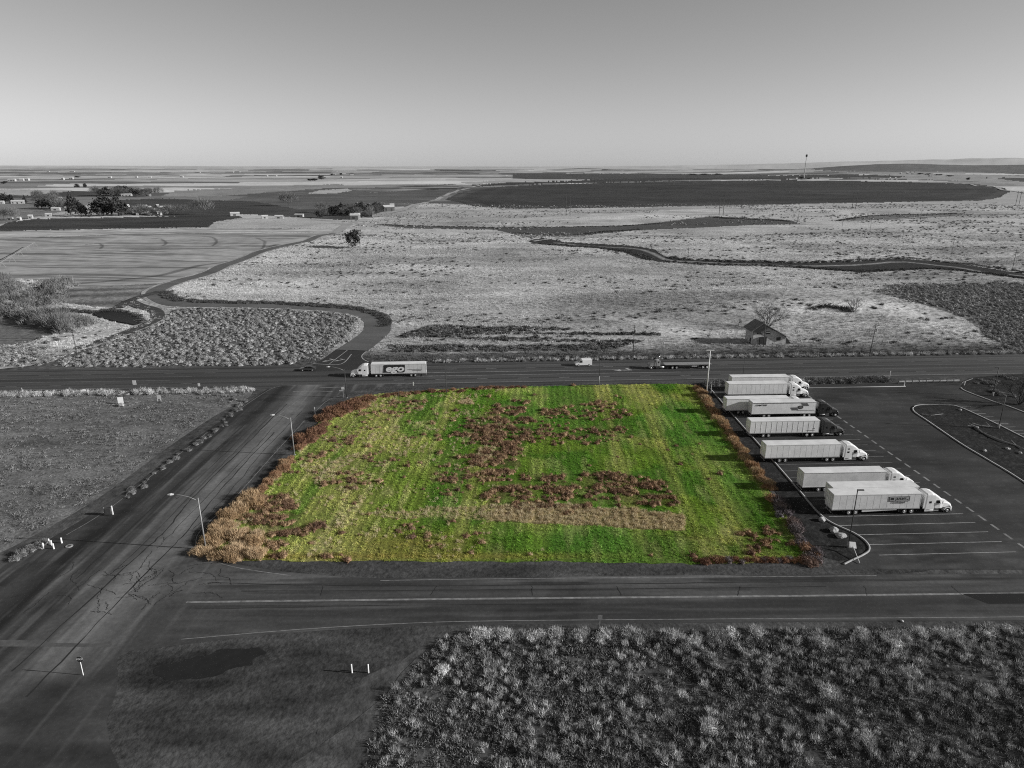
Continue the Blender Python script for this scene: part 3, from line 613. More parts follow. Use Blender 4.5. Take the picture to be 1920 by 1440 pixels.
# --- road to the farms beyond the highway, dirt tracks, canal cut shade
loop_px = [(661, 657), (690, 636), (705, 622), (708, 607), (700, 597), (680, 588), (640, 581), (560, 575), (480, 572), (390, 571), (330, 569), (303, 561), (291, 551), (298, 542), (340, 526), (400, 508), (470, 480), (560, 455), (600, 442), (645, 425), (690, 408), (740, 394), (800, 379), (840, 364), (870, 355), (905, 346)]
loop_w = smooth_poly([G(a, b)[:2] for a, b in loop_px], 8)
lw = np.interp(np.arange(len(loop_w)), [0, 16, 32, 102, 122, 152, len(loop_w)], [11, 10.5, 10, 7.5, 8, 6.5, 6])
def zf(x, y): return np.where(terrain_h(x, y) == 0, 0, terrain_h(x, y))
def alb_loop(x, y): return np.clip((0.1 + 0.08 * (fbm(x / 3, y / 3, 141, 3) - .4)) * np.where(y > 640, 3.0, 1.0), 0.02, .5)
ribbon('road_shoulder', loop_w[6:], (lw + 4.0)[6:], 0.05, M_land, zfun=zf, alb=lambda x, y: np.clip(0.34 + 0.3 * (fbm(x / 6, y / 6, 149, 3) - .5), .1, .6), kind='structure')
ribbon('farm_road', loop_w, lw, 0.10, M_asph, zfun=zf, alb=alb_loop, kind='structure')
new_ap = surf('road_apron', [G(a, b, 0.0)[:2] for a, b in [(540, 698), (575, 689), (600, 676.5), (630, 655), (692, 654), (679, 666), (681, 675), (697, 683), (745, 690)]], 0.6, lambda x, y: 0.024 + 0.01 * fbm(x / 3, y / 3, 5), M_asph, z=-0.008, kind='structure')
for ln, w in (([(577, 680), (600, 682.5), (640, 682.3), (659, 664)], .3), ([(618, 682), (652, 656)], .22), ([(690, 656), (679, 666), (681, 673), (692, 679)], .3), ([(603, 674), (628, 656)], .18)):
    ribbon('lane_line', smooth_poly(Gxy(ln), 5), w, 0.0, M_paint, new_ap)
def alb_track(x, y): return np.clip(0.36 + 0.2 * (fbm(x / 5, y / 5, 143, 3) - .5), 0.1, .6)
def alb_dtrack(x, y): return np.clip(0.12 + 0.1 * (fbm(x / 5, y / 5, 145, 3) - .5), 0.03, .6)
def alb_gtrack(x, y): return np.clip(0.07 + 0.05 * (fbm(x / 5, y / 5, 147, 3) - .5), 0.02, .6)
def trk(px, w, alb, z, name='dirt_track'):
    ribbon(name, smooth_poly([G(a, b)[:2] for a, b in px], 6), w, z, M_land, zfun=zf, alb=alb, kind='structure')
trk([(-80, 705), (0, 690), (60, 683), (120, 664), (190, 643), (250, 621), (295, 602), (309, 590), (300, 578), (270, 568), (245, 562)], 4.0, alb_track, 0.14)
trk([(240, 563), (262, 574), (285, 580), (296, 588), (292, 600), (255, 617), (190, 640), (140, 655)], 5.0, alb_gtrack, 0.17, 'canal_road')
trk([(300, 547), (260, 558), (235, 569), (222, 578)], 5, alb_gtrack, 0.16, 'canal_road')
trk([(690, 408), (720, 403), (780, 386), (842, 363), (870, 354)], 5.0, alb_track, 0.5)
trk([(1000, 453), (1040, 448), (1100, 446), (1170, 442)], 4, alb_track, 0.3)
trk([(0, 403), (60, 397), (110, 393), (150, 396)], 5, alb_track, 0.4)
trk([(1600, 414), (1700, 410), (1800, 404), (1920, 401), (2300, 396)], 4, alb_track, 0.4)
trk([(1640, 340), (1720, 340), (1800, 344), (1860, 352), (1920, 362), (2200, 380)], 9, alb_track, 0.8)
# shade of the deep canal cut in the left hollow, painted as a near-black sheet
surf('painted_canal_shade', smooth_poly([G(a, b, 0.0)[:2] + 0 for a, b in [(176, 592), (200, 586), (240, 589), (262, 600), (258, 610), (238, 607), (210, 602)]], 4, True), 1.2, lambda x, y: 0 * x + 0.02, M_canalshade, z=0.35, zfun=zf, kind='structure')

# ================================================================== GREEN FIELD
FX = [(690, 741), (800, 732), (900, 727), (1100, 722.5), (1298, 722), (1322, 756), (1350, 792), (1392, 850), (1425, 895), (1455, 940), (1486, 985), (1512, 1030), (1512, 1050), (1440, 1053), (1280, 1057), (1100, 1053), (900, 1053), (700, 1052), (530, 1051), (400, 1044), (380, 1010), (430, 960), (500, 902), (556, 846), (596, 792), (620, 768), (650, 752)]
field_poly = smooth_poly(Gxy(FX), 30, True)
field_poly = field_poly + 0.9 * np.stack([fbm(field_poly[:, 0] / 2.2, field_poly[:, 1] / 2.2, 145, 3) - .5, fbm(field_poly[:, 0] / 2.2, field_poly[:, 1] / 2.2, 146, 3) - .5], 1)      # ragged rim
FIELD_LIFT = 1.2
BROWN = [  # patches of brown weeds, drawn on the photograph: (outline, density)
    ([(905, 775), (940, 752), (985, 750), (990, 800), (980, 850), (975, 900), (960, 940), (900, 945), (905, 890), (885, 850), (850, 812), (860, 790)], 0.85),
    ([(985, 800), (1050, 760), (1150, 745), (1180, 790), (1170, 830), (1090, 830), (1000, 822)], 0.30),
    ([(940, 890), (1040, 885), (1160, 880), (1260, 905), (1260, 945), (1100, 955), (960, 955)], 0.62),
    ([(800, 880), (880, 850), (930, 880), (910, 930), (800, 910)], 0.35),
    ([(470, 930), (545, 925), (560, 980), (605, 965), (600, 1000), (540, 1020), (500, 1040), (450, 1000)], 0.75),
    ([(560, 840), (640, 800), (700, 760), (760, 742), (820, 745), (700, 800), (640, 840), (590, 870)], 0.25),
    ([(600, 890), (680, 850), (760, 840), (740, 890), (640, 920)], 0.20),
    ([(1390, 985), (1480, 985), (1500, 1045), (1400, 1045)], 0.35),
]
TAN = [([(925, 948), (1000, 943), (1100, 949), (1200, 955), (1287, 966), (1290, 998), (1240, 991), (1120, 985), (1000, 981), (920, 979)], 1.0),
       ([(690, 962), (800, 952), (930, 950), (930, 978), (820, 972), (720, 972)], 0.35),
       ([(855, 748), (884, 748), (884, 757), (855, 757)], 1.0), ([(900, 840), (930, 835), (925, 860), (880, 880)], .5), ([(560, 870), (680, 850), (600, 920)], .25)]
def fmask(x, y, lst, seed, amp=1.0):
    px, py = project(x, y, 0 * x); qx = px + amp * 70 * (fbm(x / 5, y / 3, seed, 4) - .5); qy = py + amp * 34 * (fbm(x / 5, y / 3, seed + 5, 4) - .5)
    o = np.zeros(len(x))
    for poly, d in lst: o = np.maximum(o, np.where(inside(qx, qy, poly), d, 0))
    return o
def alb_field(x, y):
    n1 = fbm(x / 16, y / 16, 151, 4); n2 = fbm(x / 3, y / 3, 153, 3); px, py = project(x, y, 0 * x)
    g = np.stack([0.085 + 0 * x, 0.135 + 0 * x, 0.018 + 0 * x], 1)
    left = sstep(-5, -40, x); yel = np.array([0.165, 0.18, 0.05]); dk = np.array([0.04, 0.10, 0.012]); olive = np.array([0.15, 0.13, 0.035]); br = np.array([0.06, 0.042, 0.022]); tan = np.array([0.33, 0.26, 0.14])
    def mixc(g, c, k): k = np.clip(k, 0, 1)[:, None]; return g * (1 - k) + c * k
    g = mixc(g, yel, 1.1 * sstep(0.42, 0.66, n1)); g = mixc(g, dk, 0.8 * sstep(0.52, 0.36, fbm(x / 11, y / 11, 155, 3)))
    g = mixc(g, yel, 0.45 * left)
    em = np.array([0.06, 0.15, 0.022]); g = mixc(g, em, 0.5 * sstep(0.46, 0.62, fbm(x / 14, y / 20, 160, 3)) * sstep(-12, 12, x))
    strip = vnoise((x - 0.045 * y) / 3.4, y / 60, 161); g = mixc(g, yel, 0.7 * sstep(0.55, 0.8, strip)); g = mixc(g, dk, 0.6 * sstep(0.35, 0.15, strip))
    pale = np.array([0.26, 0.25, 0.11]); g = mixc(g, pale, 0.7 * sstep(0.55, 0.72, fbm((x - 0.045 * y) / 1.6, y / 7, 162, 3)) * (0.35 + 0.65 * left))
    g = mixc(g, olive, 0.75 * np.exp(-((y - 96.3) / 1.3) ** 2) * sstep(30, -10, x)); g = mixc(g, olive, 0.7 * np.exp(-((x + 17) / 9) ** 2 - ((y - 100) / 4) ** 2))
    rows = 0.5 + 0.5 * np.sin(2 * math.pi * (x - 0.045 * y + 0.5 * fbm(x / 9, y / 9, 192, 2)) / 1.7); g = g * (0.9 + 0.35 * rows)[:, None]
    g = mixc(g, br, 0.7 * fmask(x, y, BROWN, 157) * sstep(0.42, 0.6, n2)); g = mixc(g, tan, 0.8 * fmask(x, y, TAN, 159, 0.3))
    return g * (FIELD_LIFT * (0.75 + 0.5 * n2))[:, None]
surf('green_field', field_poly, 0.45, alb_field, M_turf, z=-0.022, kind='structure')

# ================================================================== VEGETATION PROTOTYPES
def blades(seed, n, r, h, L, w, up=0.5, dome=True, flat=1.0, tone=(0.7, 1.3), core=0.0):
    """a plant of many thin leaf or twig blades spread through a dome"""
    g = np.random.default_rng(seed); th = g.random(n) * 2 * math.pi; rr = r * g.random(n) ** 0.5
    lump = 1 + 0.28 * np.sin(3 * th + seed) + 0.18 * np.sin(5 * th + 2 * seed); rr = rr * lump
    x = rr * np.cos(th); y = rr * np.sin(th) * flat; top = h * np.sqrt(np.clip(1 - (rr / (r * 1.35)) ** 2, 0.02, 1)) if dome else h * np.ones(n)
    z = top * g.random(n) ** 0.7 * 0.85
    d = np.stack([x / r, y / r, np.zeros(n)], 1) * (1 - up) + np.stack([g.normal(0, .35, n), g.normal(0, .35, n), up + g.random(n) * .5], 1)
    d /= np.linalg.norm(d, axis=1)[:, None]; side = np.cross(d, g.normal(0, 1, (n, 3))); side /= np.linalg.norm(side, axis=1)[:, None]
    ln = L * (0.6 + 0.8 * g.random(n))[:, None]; ww = w * (0.6 + 0.8 * g.random(n))[:, None]
    b = np.stack([x, y, z], 1); V = np.empty((n * 3, 3)); V[0::3] = b - side * ww / 2; V[1::3] = b + side * ww / 2; V[2::3] = b + d * ln
    V[:, 2] = np.maximum(V[:, 2], 0); F = np.arange(n * 3).reshape(-1, 3)
    t = tone[0] + (tone[1] - tone[0]) * g.random(n)
    if core:                                                # opaque lumpy dome added inside the plant to block light and deepen its shade
        m_, k_ = 10, 4; cv = [(0, 0, h * core * .92)]
        for j in range(1, k_ + 1):
            for i in range(m_):
                a = 2 * math.pi * (i + .5 * (j % 2)) / m_; q = math.pi / 2 * j / k_; lm = (1 + 0.28 * math.sin(3 * a + seed) + 0.18 * math.sin(5 * a + 2 * seed)) * (0.85 + 0.3 * g.random())
                cv.append((r * core * lm * math.sin(q) * math.cos(a), r * core * lm * math.sin(q) * math.sin(a) * flat, h * core * .92 * math.cos(q) * (0.85 + .2 * g.random()) if j < k_ else 0))
        cf = [(0, 1 + i, 1 + (i + 1) % m_) for i in range(m_)]
        for j in range(k_ - 1):
            for i in range(m_):
                p0, p1, p2, p3 = 1 + j * m_ + i, 1 + j * m_ + (i + 1) % m_, 1 + (j + 1) * m_ + (i + 1) % m_, 1 + (j + 1) * m_ + i; cf += [(p0, p3, p2), (p0, p2, p1)]
        F = np.vstack([F, np.array(cf) + len(V)]); V = np.vstack([V, cv]); t = np.concatenate([t, tone[0] + (tone[1] - tone[0]) * g.random(len(cf))])
    return V, F, t
def plant_mesh(name, m, **kw):
    V, F, t = blades(**kw); return mesh_np(name, V, F, m, {'tone': ('FACE', t)})
def scatter(name, P, rot, sc, meshes, tint=None, **kw):
    """one 'stuff' object: geometry nodes put plant meshes on points"""
    n = len(P); me = bpy.data.meshes.new(name); me.vertices.add(n); me.vertices.foreach_set('co', np.asarray(P, np.float32).ravel())
    a = me.attributes.new('rot', 'FLOAT_VECTOR', 'POINT'); r3 = np.zeros((n, 3), np.float32); r3[:, 2] = rot; a.data.foreach_set('vector', r3.ravel())
    a = me.attributes.new('sc', 'FLOAT_VECTOR', 'POINT'); a.data.foreach_set('vector', np.asarray(sc, np.float32).ravel())
    a = me.attributes.new('pick', 'INT', 'POINT'); a.data.foreach_set('value', (np.arange(n) % len(meshes)).astype(np.int32))
    if tint is not None:
        a = me.attributes.new('tint', 'FLOAT_COLOR', 'POINT'); t4 = np.ones((n, 4), np.float32); t4[:, :3] = tint if np.ndim(tint) == 2 else np.asarray(tint)[:, None]; a.data.foreach_set('color', t4.ravel())
    o = link(name, me, None, 'stuff', **kw)
    col = bpy.data.collections.new(name + '_plants')
    for i, q in enumerate(meshes): col.objects.link(bpy.data.objects.new('%s_plant_%02d' % (name, i), q))
    ng = bpy.data.node_groups.new(name, 'GeometryNodeTree')
    ng.interface.new_socket('Geometry', in_out='INPUT', socket_type='NodeSocketGeometry'); ng.interface.new_socket('Geometry', in_out='OUTPUT', socket_type='NodeSocketGeometry')
    N = ng.nodes; L = ng.links; gi = N.new('NodeGroupInput'); go = N.new('NodeGroupOutput'); ip = N.new('GeometryNodeInstanceOnPoints')
    ci = N.new('GeometryNodeCollectionInfo'); ci.inputs['Collection'].default_value = col; ci.inputs['Separate Children'].default_value = True; ci.inputs['Reset Children'].default_value = True
    def att(nm, ty):
        q = N.new('GeometryNodeInputNamedAttribute'); q.data_type = ty; q.inputs['Name'].default_value = nm; return q.outputs['Attribute']
    ip.inputs['Pick Instance'].default_value = True
    L.new(gi.outputs[0], ip.inputs['Points']); L.new(ci.outputs[0], ip.inputs['Instance']); L.new(att('pick', 'INT'), ip.inputs['Instance Index'])
    L.new(att('rot', 'FLOAT_VECTOR'), ip.inputs['Rotation']); L.new(att('sc', 'FLOAT_VECTOR'), ip.inputs['Scale']); L.new(ip.outputs[0], go.inputs[0])
    md = o.modifiers.new('plants', 'NODES'); md.node_group = ng
    return o
def rscale(n, lo, hi, zlo=0.8, zhi=1.25, p=1.6):
    s = lo + (hi - lo) * R.random(n) ** p; return np.stack([s, s, s * (zlo + (zhi - zlo) * R.random(n))], 1)
def pts_in(poly, n, z=-0.03, by_px=False):
    poly = np.asarray(poly, float); mn, mx = poly.min(0), poly.max(0); x = mn[0] + (mx[0] - mn[0]) * R.random(n); y = mn[1] + (mx[1] - mn[1]) * R.random(n)
    k = inside(x, y, poly); return x[k], y[k]

TUFT_DRY = [plant_mesh('dry_tuft', M_dry, seed=s, n=34, r=0.6, h=0.22, L=0.5, w=0.07, up=0.55, tone=(.85, 1.15)) for s in (1, 2, 3, 4)]
SAGE = [plant_mesh('sage_shrub', M_sage, seed=s, n=80, r=0.9, h=0.85, L=0.36, w=0.12, up=0.5, core=.8) for s in (11, 12, 13)]
WEEDG = [plant_mesh('grey_weed', M_weedg, seed=s, n=70, r=0.55, h=0.75, L=0.62, w=0.05, up=0.75) for s in (21, 22, 23, 24)]
LOWW = [plant_mesh('low_weed', M_dirtweed, seed=s, n=40, r=0.5, h=0.22, L=0.26, w=0.07, up=0.5) for s in (31, 32, 33)]
GRN = [plant_mesh('grass_tuft', M_green, seed=s, n=24, r=0.3, h=0.07, L=0.26, w=0.045, up=0.65, tone=(.72, 1.28)) for s in (41, 42, 43)]
BRN = [plant_mesh('weed_clump', M_brown, seed=s, n=90, r=0.55, h=0.55, L=0.26, w=0.05, up=0.55, core=.72) for s in (51, 52, 53)]
TANP = [plant_mesh('straw_tuft', M_tan, seed=s, n=40, r=0.4, h=0.22, L=0.5, w=0.035, up=0.8) for s in (61, 62, 63)]
DRKS = [plant_mesh('dark_shrub', M_twigd, seed=s, n=80, r=0.9, h=0.8, L=0.4, w=0.12, up=0.5, core=.75) for s in (71, 72, 73)]

# ---- dry bunchgrass and sagebrush beyond the highway
def land_points(n, y0, y1, tmax=0.92):
    # even over the ground between two distances
    y = np.sqrt(y0 ** 2 + (y1 ** 2 - y0 ** 2) * R.random(n)); x = (R.random(n) * 2 - 1) * tmax * y
    return x, y
EXCL = [p for nm, p, g in FIELDS if nm in ('wheat_stubble', 'ploughed_corner', 'canal_bend', 'tilled_field', 'pale_fallow', 'meadow', 'lower_meadow', 'garden_plot', 'dark_ploughland')]
def blocked(x, y, px, py):
    b = np.zeros(len(x), bool)
    for p in EXCL: b |= inside(px, py, p)
    d, _ = nearest(np.column_stack([x, y]), loop_w[::2]); b |= d < 5.6
    b |= (y - 0.0555 * x) < 189.6 + 21.5
    b |= inside(px, py, [(172, 592), (200, 584), (240, 587), (266, 600), (260, 613), (238, 609), (210, 604)])
    b |= inside(px, py, [(560, 694), (600, 676), (628, 654), (700, 654), (684, 668), (690, 678), (720, 690)])
    b |= inside(px, py, [(60, 690), (120, 668), (230, 632), (285, 606), (296, 590), (275, 576), (240, 565), (300, 560), (320, 590), (300, 606), (190, 648), (90, 690)]) & (R.random(len(x)) < .8)
    return b
def get(nm): return [p for n_, p, g in FIELDS if n_ == nm][0]
x, y = land_points(230000, 205, 640); z = terrain_h(x, y); px, py = project(x, y, z)
keep = ~blocked(x, y, px, py) & (px > -150) & (px < 2070)
jx_ = 60 * (fbm(x / 9, y / 9, 176, 3) - .5); jy_ = 26 * (fbm(x / 9, y / 9, 177, 3) - .5)
sage_z = inside(px + jx_, py + jy_, get('sage_flat')) | inside(px + jx_, py + jy_, get('brush_slope')) | inside(px, py, [(-150, 700), (-150, 640), (100, 640), (60, 690)])
dens = sstep(0.30, 0.55, fbm(x / 45, y / 18, 171, 3)) * 0.75 + 0.25
g1 = keep & ~sage_z & (R.random(len(x)) < dens * np.interp(y, [200, 350, 640], [1, .8, .42]))
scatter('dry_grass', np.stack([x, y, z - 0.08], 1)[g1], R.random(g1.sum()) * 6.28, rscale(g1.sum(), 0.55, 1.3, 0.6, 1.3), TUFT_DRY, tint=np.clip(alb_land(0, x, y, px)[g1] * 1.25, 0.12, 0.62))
g2 = keep & sage_z & (R.random(len(x)) < 0.95)
scatter('sagebrush', np.stack([x, y, z - 0.08], 1)[g2], R.random(g2.sum()) * 6.28, rscale(g2.sum(), 0.3, 1.15, 0.7, 1.2), SAGE)
g3 = keep & ~sage_z & (R.random(len(x)) < 0.05 * sstep(0.45, 0.6, fbm(x / 60, y / 12, 173, 3)) + 0.75 * inside(px, py, get('weed_patch')) * sstep(0.5, 0.42, vnoise(x / 40, y / 3.5, 73)))
scatter('dark_brush', np.stack([x, y, z - 0.08], 1)[g3], R.random(g3.sum()) * 6.28, rscale(g3.sum(), 0.5, 1.3, 0.6, 1.0), DRKS)
# brush along the outer bank of the farm road, canals and the far hollows
def along(line, n, off0, off1):
    L = np.asarray(line); seg = np.linalg.norm(np.diff(L, axis=0), axis=1); c = np.concatenate([[0], np.cumsum(seg)]); s = R.random(n) * c[-1]
    i = np.clip(np.searchsorted(c, s) - 1, 0, len(seg) - 1); t = (s - c[i]) / np.maximum(seg[i], 1e-6); p = L[i] + (L[i + 1] - L[i]) * t[:, None]
    d = (L[i + 1] - L[i]) / np.maximum(seg[i], 1e-6)[:, None]; nrm = np.stack([-d[:, 1], d[:, 0]], 1); o = off0 + (off1 - off0) * R.random(n); return p + nrm * o[:, None]
bank = smooth_poly([G(a, b)[:2] for a, b in [(722, 612), (722, 600), (705, 588), (660, 578), (600, 573), (540, 569.5), (480, 567.5), (400, 566), (340, 563), (315, 555), (312, 546)]], 5)
hollow = smooth_poly([G(a, b)[:2] for a, b in [(170, 588), (200, 583), (240, 586), (264, 597), (262, 608)]], 4)
bankpts = np.vstack([along(bank, 1100, -2.5, 2.5), along(hollow, 160, -1.5, 1.5), along(smooth_poly([G(a, b)[:2] for a, b in [(110, 580), (150, 584), (180, 585), (215, 580)]], 4), 160, -1.2, 1.2)])
can = [smooth_poly([G(a, b)[:2] for a, b in l], 4) for l in ([(1240, 489), (1300, 494), (1400, 497), (1500, 501), (1620, 508), (1740, 503), (1800, 507), (1920, 521)], [(1250, 482), (1300, 486.5), (1400, 489.5), (1500, 491.5), (1600, 489), (1690, 484), (1740, 487), (1800, 494), (1920, 512)], [(720, 421), (800, 424), (960, 427), (1160, 424), (1240, 419)], [(960, 437), (1050, 441), (1110, 437), (1200, 430)], [(1340, 407), (1400, 411), (1480, 415)], [(1570, 414), (1640, 405), (1790, 400)], [(1000, 456), (1060, 460), (1120, 464), (1180, 472), (1220, 486)])]
cpts = np.vstack([along(l, 500, -3, 3) for l in can])
bp = np.vstack([bankpts, cpts]); bz = terrain_h(bp[:, 0], bp[:, 1])
scatter('bank_brush', np.column_stack([bp, bz - 0.1]), R.random(len(bp)) * 6.28, rscale(len(bp), 0.6, 1.5, 0.5, 0.9), DRKS)
# farther sparse shrubs
x, y = land_points(16000, 560, 1150); z = terrain_h(x, y); px, py = project(x, y, z)
keep = ~blocked(x, y, px, py) & (px > 640) & (px < 2050) & (fbm(x / 120, y / 40, 175, 3) > 0.5)
scatter('scrub', np.stack([x, y, z - 0.1], 1)[keep], R.random(keep.sum()) * 6.28, rscale(keep.sum(), 0.5, 1.6), SAGE)

# ---- foreground brush (right), verge weeds, dirt-lot weeds
fg = np.array([(-9, 76.2), (-2, 77.6), (15, 77.6), (40, 78.0), (75, 78.4), (110, 79), (120, 45), (-16, 45), (-15, 66)])
surf('weedy_ground', smooth_poly(fg, 4, True), 0.6, lambda x, y: np.clip(0.075 + 0.12 * (fbm(x / 3, y / 2, 185, 4) - .45), 0.02, 1), M_soil, z=-0.03, kind='structure')
x, y = pts_in(fg, 26000); k = R.random(len(x)) < 0.2 + 0.8 * sstep(.3, .6, fbm(x / 6, y / 3, 186, 3))
scatter('low_weeds', np.stack([x, y, 0 * x - 0.04], 1)[k], R.random(k.sum()) * 6.28, rscale(k.sum(), 0.4, 1.3, 0.6, 1.6, 2.0), LOWW)
x, y = pts_in(fg, 30000); d, _ = nearest(np.column_stack([x, y]), fg, True)
k = (R.random(len(x)) < (0.12 + 0.88 * sstep(0.38, 0.56, fbm(x / 4, y / 3, 181, 4)))) & ((x > -4) | (R.random(len(x)) < .45))
scatter('tall_weeds', np.stack([x, y, 0 * x - 0.04], 1)[k], R.random(k.sum()) * 6.28, rscale(k.sum(), 0.25, 0.95, 0.6, 1.35, 2.6), WEEDG + LOWW[:1] + DRKS[:1])
dl = np.array([(-73, 180), (-76, 160), (-78, 140), (-79, 120), (-81, 108), (-85, 97), (-92, 86), (-106, 76), (-160, 72), (-160, 178)])
x, y = pts_in(dl, 17000); k = R.random(len(x)) < 0.25 + 0.75 * sstep(0.4, 0.62, fbm(x / 9, y / 4, 183, 3))
scatter('lot_weeds', np.stack([x, y, 0 * x - 0.05], 1)[k], R.random(k.sum()) * 6.28, rscale(k.sum(), 0.4, 1.5, 0.5, 1.1, 2.5), LOWW)
vp = np.vstack([along(np.array([hw(-150, -5.0), hw(-72, -4.6)]), 500, -1.6, 1.6), along(np.array([hw(57, -5.5), hw(110, -5.0)]), 380, -1.5, 1.5), along(np.array([hw(-25, 22), hw(330, 22)]), 900, -.8, 1.5)])
scatter('verge_weeds', np.column_stack([vp, 0 * vp[:, 0] - 0.05]), R.random(len(vp)) * 6.28, rscale(len(vp), 0.6, 1.4, 0.6, 1.1), WEEDG)

# ---- green field cover
x, y = pts_in(field_poly, 150000); px, py = project(x, y, 0 * x)
mb = fmask(x, y, BROWN, 157); mt = fmask(x, y, TAN, 159, 0.3); rr = R.random(len(x))
rowm = 0.5 + 0.5 * np.sin(2 * math.pi * (x - 0.045 * y + 0.5 * fbm(x / 9, y / 9, 192, 2)) / 1.7)
k = (rr > mb * 0.9) & (mt < 0.9) & (R.random(len(x)) < (0.25 + 0.75 * sstep(0.35, 0.6, fbm(x / 2.2, y / 4, 191, 3))) * (0.45 + 0.55 * rowm))
scatter('green_grass', np.stack([x, y, 0 * x - 0.03], 1)[k], R.random(k.sum()) * 6.28, rscale(k.sum(), 0.4, 1.05, 0.5, 1.2), GRN, tint=alb_field(x[k], y[k]) * 2.2)
kb = ((rr < mb * 0.3 * sstep(0.42, 0.62, fbm(x / 2.6, y / 1.1, 193, 3)) * sstep(.3, .5, fbm(x / 9, y / 5, 194, 2))) | (rr < 0.017 * sstep(0.55, 0.68, fbm(x / 3.2, y / 1.6, 195, 3)) * sstep(12, -15, x)) | (rr < 0.0006))
scatter('brown_weeds', np.stack([x, y, 0 * x - 0.03], 1)[kb], R.random(kb.sum()) * 6.28, rscale(kb.sum(), 0.55, 1.6, 0.55, 1.1, 1.7), BRN)
kt = (R.random(len(x)) < mt * 0.62 * (0.35 + 0.65 * rowm)) | (R.random(len(x)) < 0.07 * sstep(0.5, 0.7, fbm(x / 4, y / 4, 199, 3)) * sstep(10, -20, x))
scatter('dry_straw', np.stack([x, y, 0 * x - 0.03], 1)[kt], R.random(kt.sum()) * 6.28, rscale(kt.sum(), 0.45, 1.1, 0.5, 1.2), TANP)

# ---- single bushes one can count
def bush_set(nm, m, seeds, **kw): return [plant_mesh(nm, m, seed=s, **kw) for s in seeds]
HED = bush_set('russet_bush', M_hedge, (101, 102, 103, 104, 105), n=850, r=1.0, h=1.0, L=0.42, w=0.045, up=0.68, tone=(0.65, 1.35), core=.7)
HEDP = bush_set('straw_bush', M_hedgep, (105, 106, 107, 108), n=1000, r=1.0, h=0.95, L=0.46, w=0.04, up=0.72, tone=(0.65, 1.35), core=.68)
HEDD = bush_set('brown_bush', M_hedged, (111, 112, 113), n=650, r=1.0, h=0.95, L=0.32, w=0.05, up=0.5, tone=(0.6, 1.4), core=.8)
MAU = bush_set('mauve_bush', M_mauve, (121, 122, 123), n=360, r=1.0, h=1.1, L=0.38, w=0.06, up=0.6, tone=(0.6, 1.4), core=.75)
GRB = bush_set('grey_bush', M_twig, (131, 132, 133, 134), n=520, r=1.0, h=1.05, L=0.36, w=0.055, up=0.55, tone=(0.55, 1.2), core=.78)
SGB = bush_set('weed_bush', M_weedg, (141, 142, 143), n=480, r=1.0, h=1.1, L=0.42, w=0.05, up=0.65, tone=(0.7, 1.4), core=.65)
def bushes(name, meshes, pts, smin, smax, label, group, zs=(0.75, 1.1)):
    for i, (x, y) in enumerate(pts):
        o = thing(name, label, 'bush', (x, y, float(terrain_h(x, y)) - 0.05), rnd.random() * 6.28, group, meshes[i % len(meshes)])
        s = rnd.uniform(smin, smax); o.scale = (s, s, s * rnd.uniform(*zs))
def pxline(px, n, jit=0.6, z=0.0):
    L = smooth_poly(Gxy(px, z), 6); seg = np.linalg.norm(np.diff(L, axis=0), axis=1); c = np.concatenate([[0], np.cumsum(seg)]); s = (np.arange(n) + 0.5) / n * c[-1]
    return np.column_stack([np.interp(s, c, L[:, 0]), np.interp(s, c, L[:, 1])]) + R.normal(0, jit, (n, 2))
bushes('roadside_bush', HEDP, np.vstack([pxline([(388, 1036), (400, 1004), (440, 966), (480, 928)], 26, 0.9), pxline([(400, 1040), (440, 1044), (490, 1038)], 12, 0.7), pxline([(420, 1010), (460, 1000), (485, 1020)], 10, 0.9)]),
       0.8, 1.6, 'large pale orange dry bush at the field corner beside the side road', 'pale orange bushes at the near left field corner', (0.8, 1.15))
bushes('roadside_bush', HED[:3], pxline([(488, 922), (520, 890), (545, 862)], 22, 0.55), 0.6, 1.1, 'russet dry bush in the narrow row along the side road', 'russet bushes along the side road')
bushes('roadside_bush', HEDD, np.vstack([pxline([(566, 836), (590, 812), (610, 800)], 18, 1.0), pxline([(600, 785), (640, 770), (690, 752)], 34, 1.6)]), 0.8, 1.9, 'dark brown bush clumped where the side road nears the highway', 'brown bushes at the far left field corner')
bushes('verge_bush', HEDD, pxline([(690, 748), (760, 738), (830, 734), (900, 729), (985, 725)], 42, 0.6), 0.5, 1.1, 'low brown bush in the row on the highway verge above the green field', 'brown bushes on the highway verge', (0.6, 0.95))
bushes('hedge_bush', HED[:3] + HEDP[:2], pxline([(1308, 727), (1330, 760), (1362, 806), (1392, 850), (1420, 888), (1440, 918)], 62, 0.35), 0.75, 1.25, 'russet dry bush in the straight hedge between green field and parked trucks', 'russet hedge along the truck parking')
bushes('hedge_bush', MAU, np.vstack([pxline([(1448, 930), (1470, 962), (1492, 990), (1510, 1030)], 24, 0.5), pxline([(1505, 1052), (1530, 1055), (1536, 1040)], 8, 0.5)]), 0.7, 1.25, 'greyish mauve bush at the lower end of the hedge beside the mulch bed', 'grey mauve bushes at the lower hedge end')
bushes('hedge_bush', HEDD[:2] + MAU[:1], pxline([(1300, 1054), (1360, 1054), (1430, 1053), (1500, 1051)], 26, 0.3), 0.45, 0.85, 'small brown bush in the low row along the front road at the field edge', 'low brown bushes along the front road')
bushes('verge_bush', GRB, np.vstack([pxline([(1325, 722), (1360, 719)], 6, .6), pxline([(1500, 718), (1560, 716), (1620, 714), (1668, 713)], 34, 0.7)]), 1.0, 1.7, 'pale grey rounded bush in the row between highway and parking lot', 'grey bushes between highway and parking lot', (0.7, 1.0))
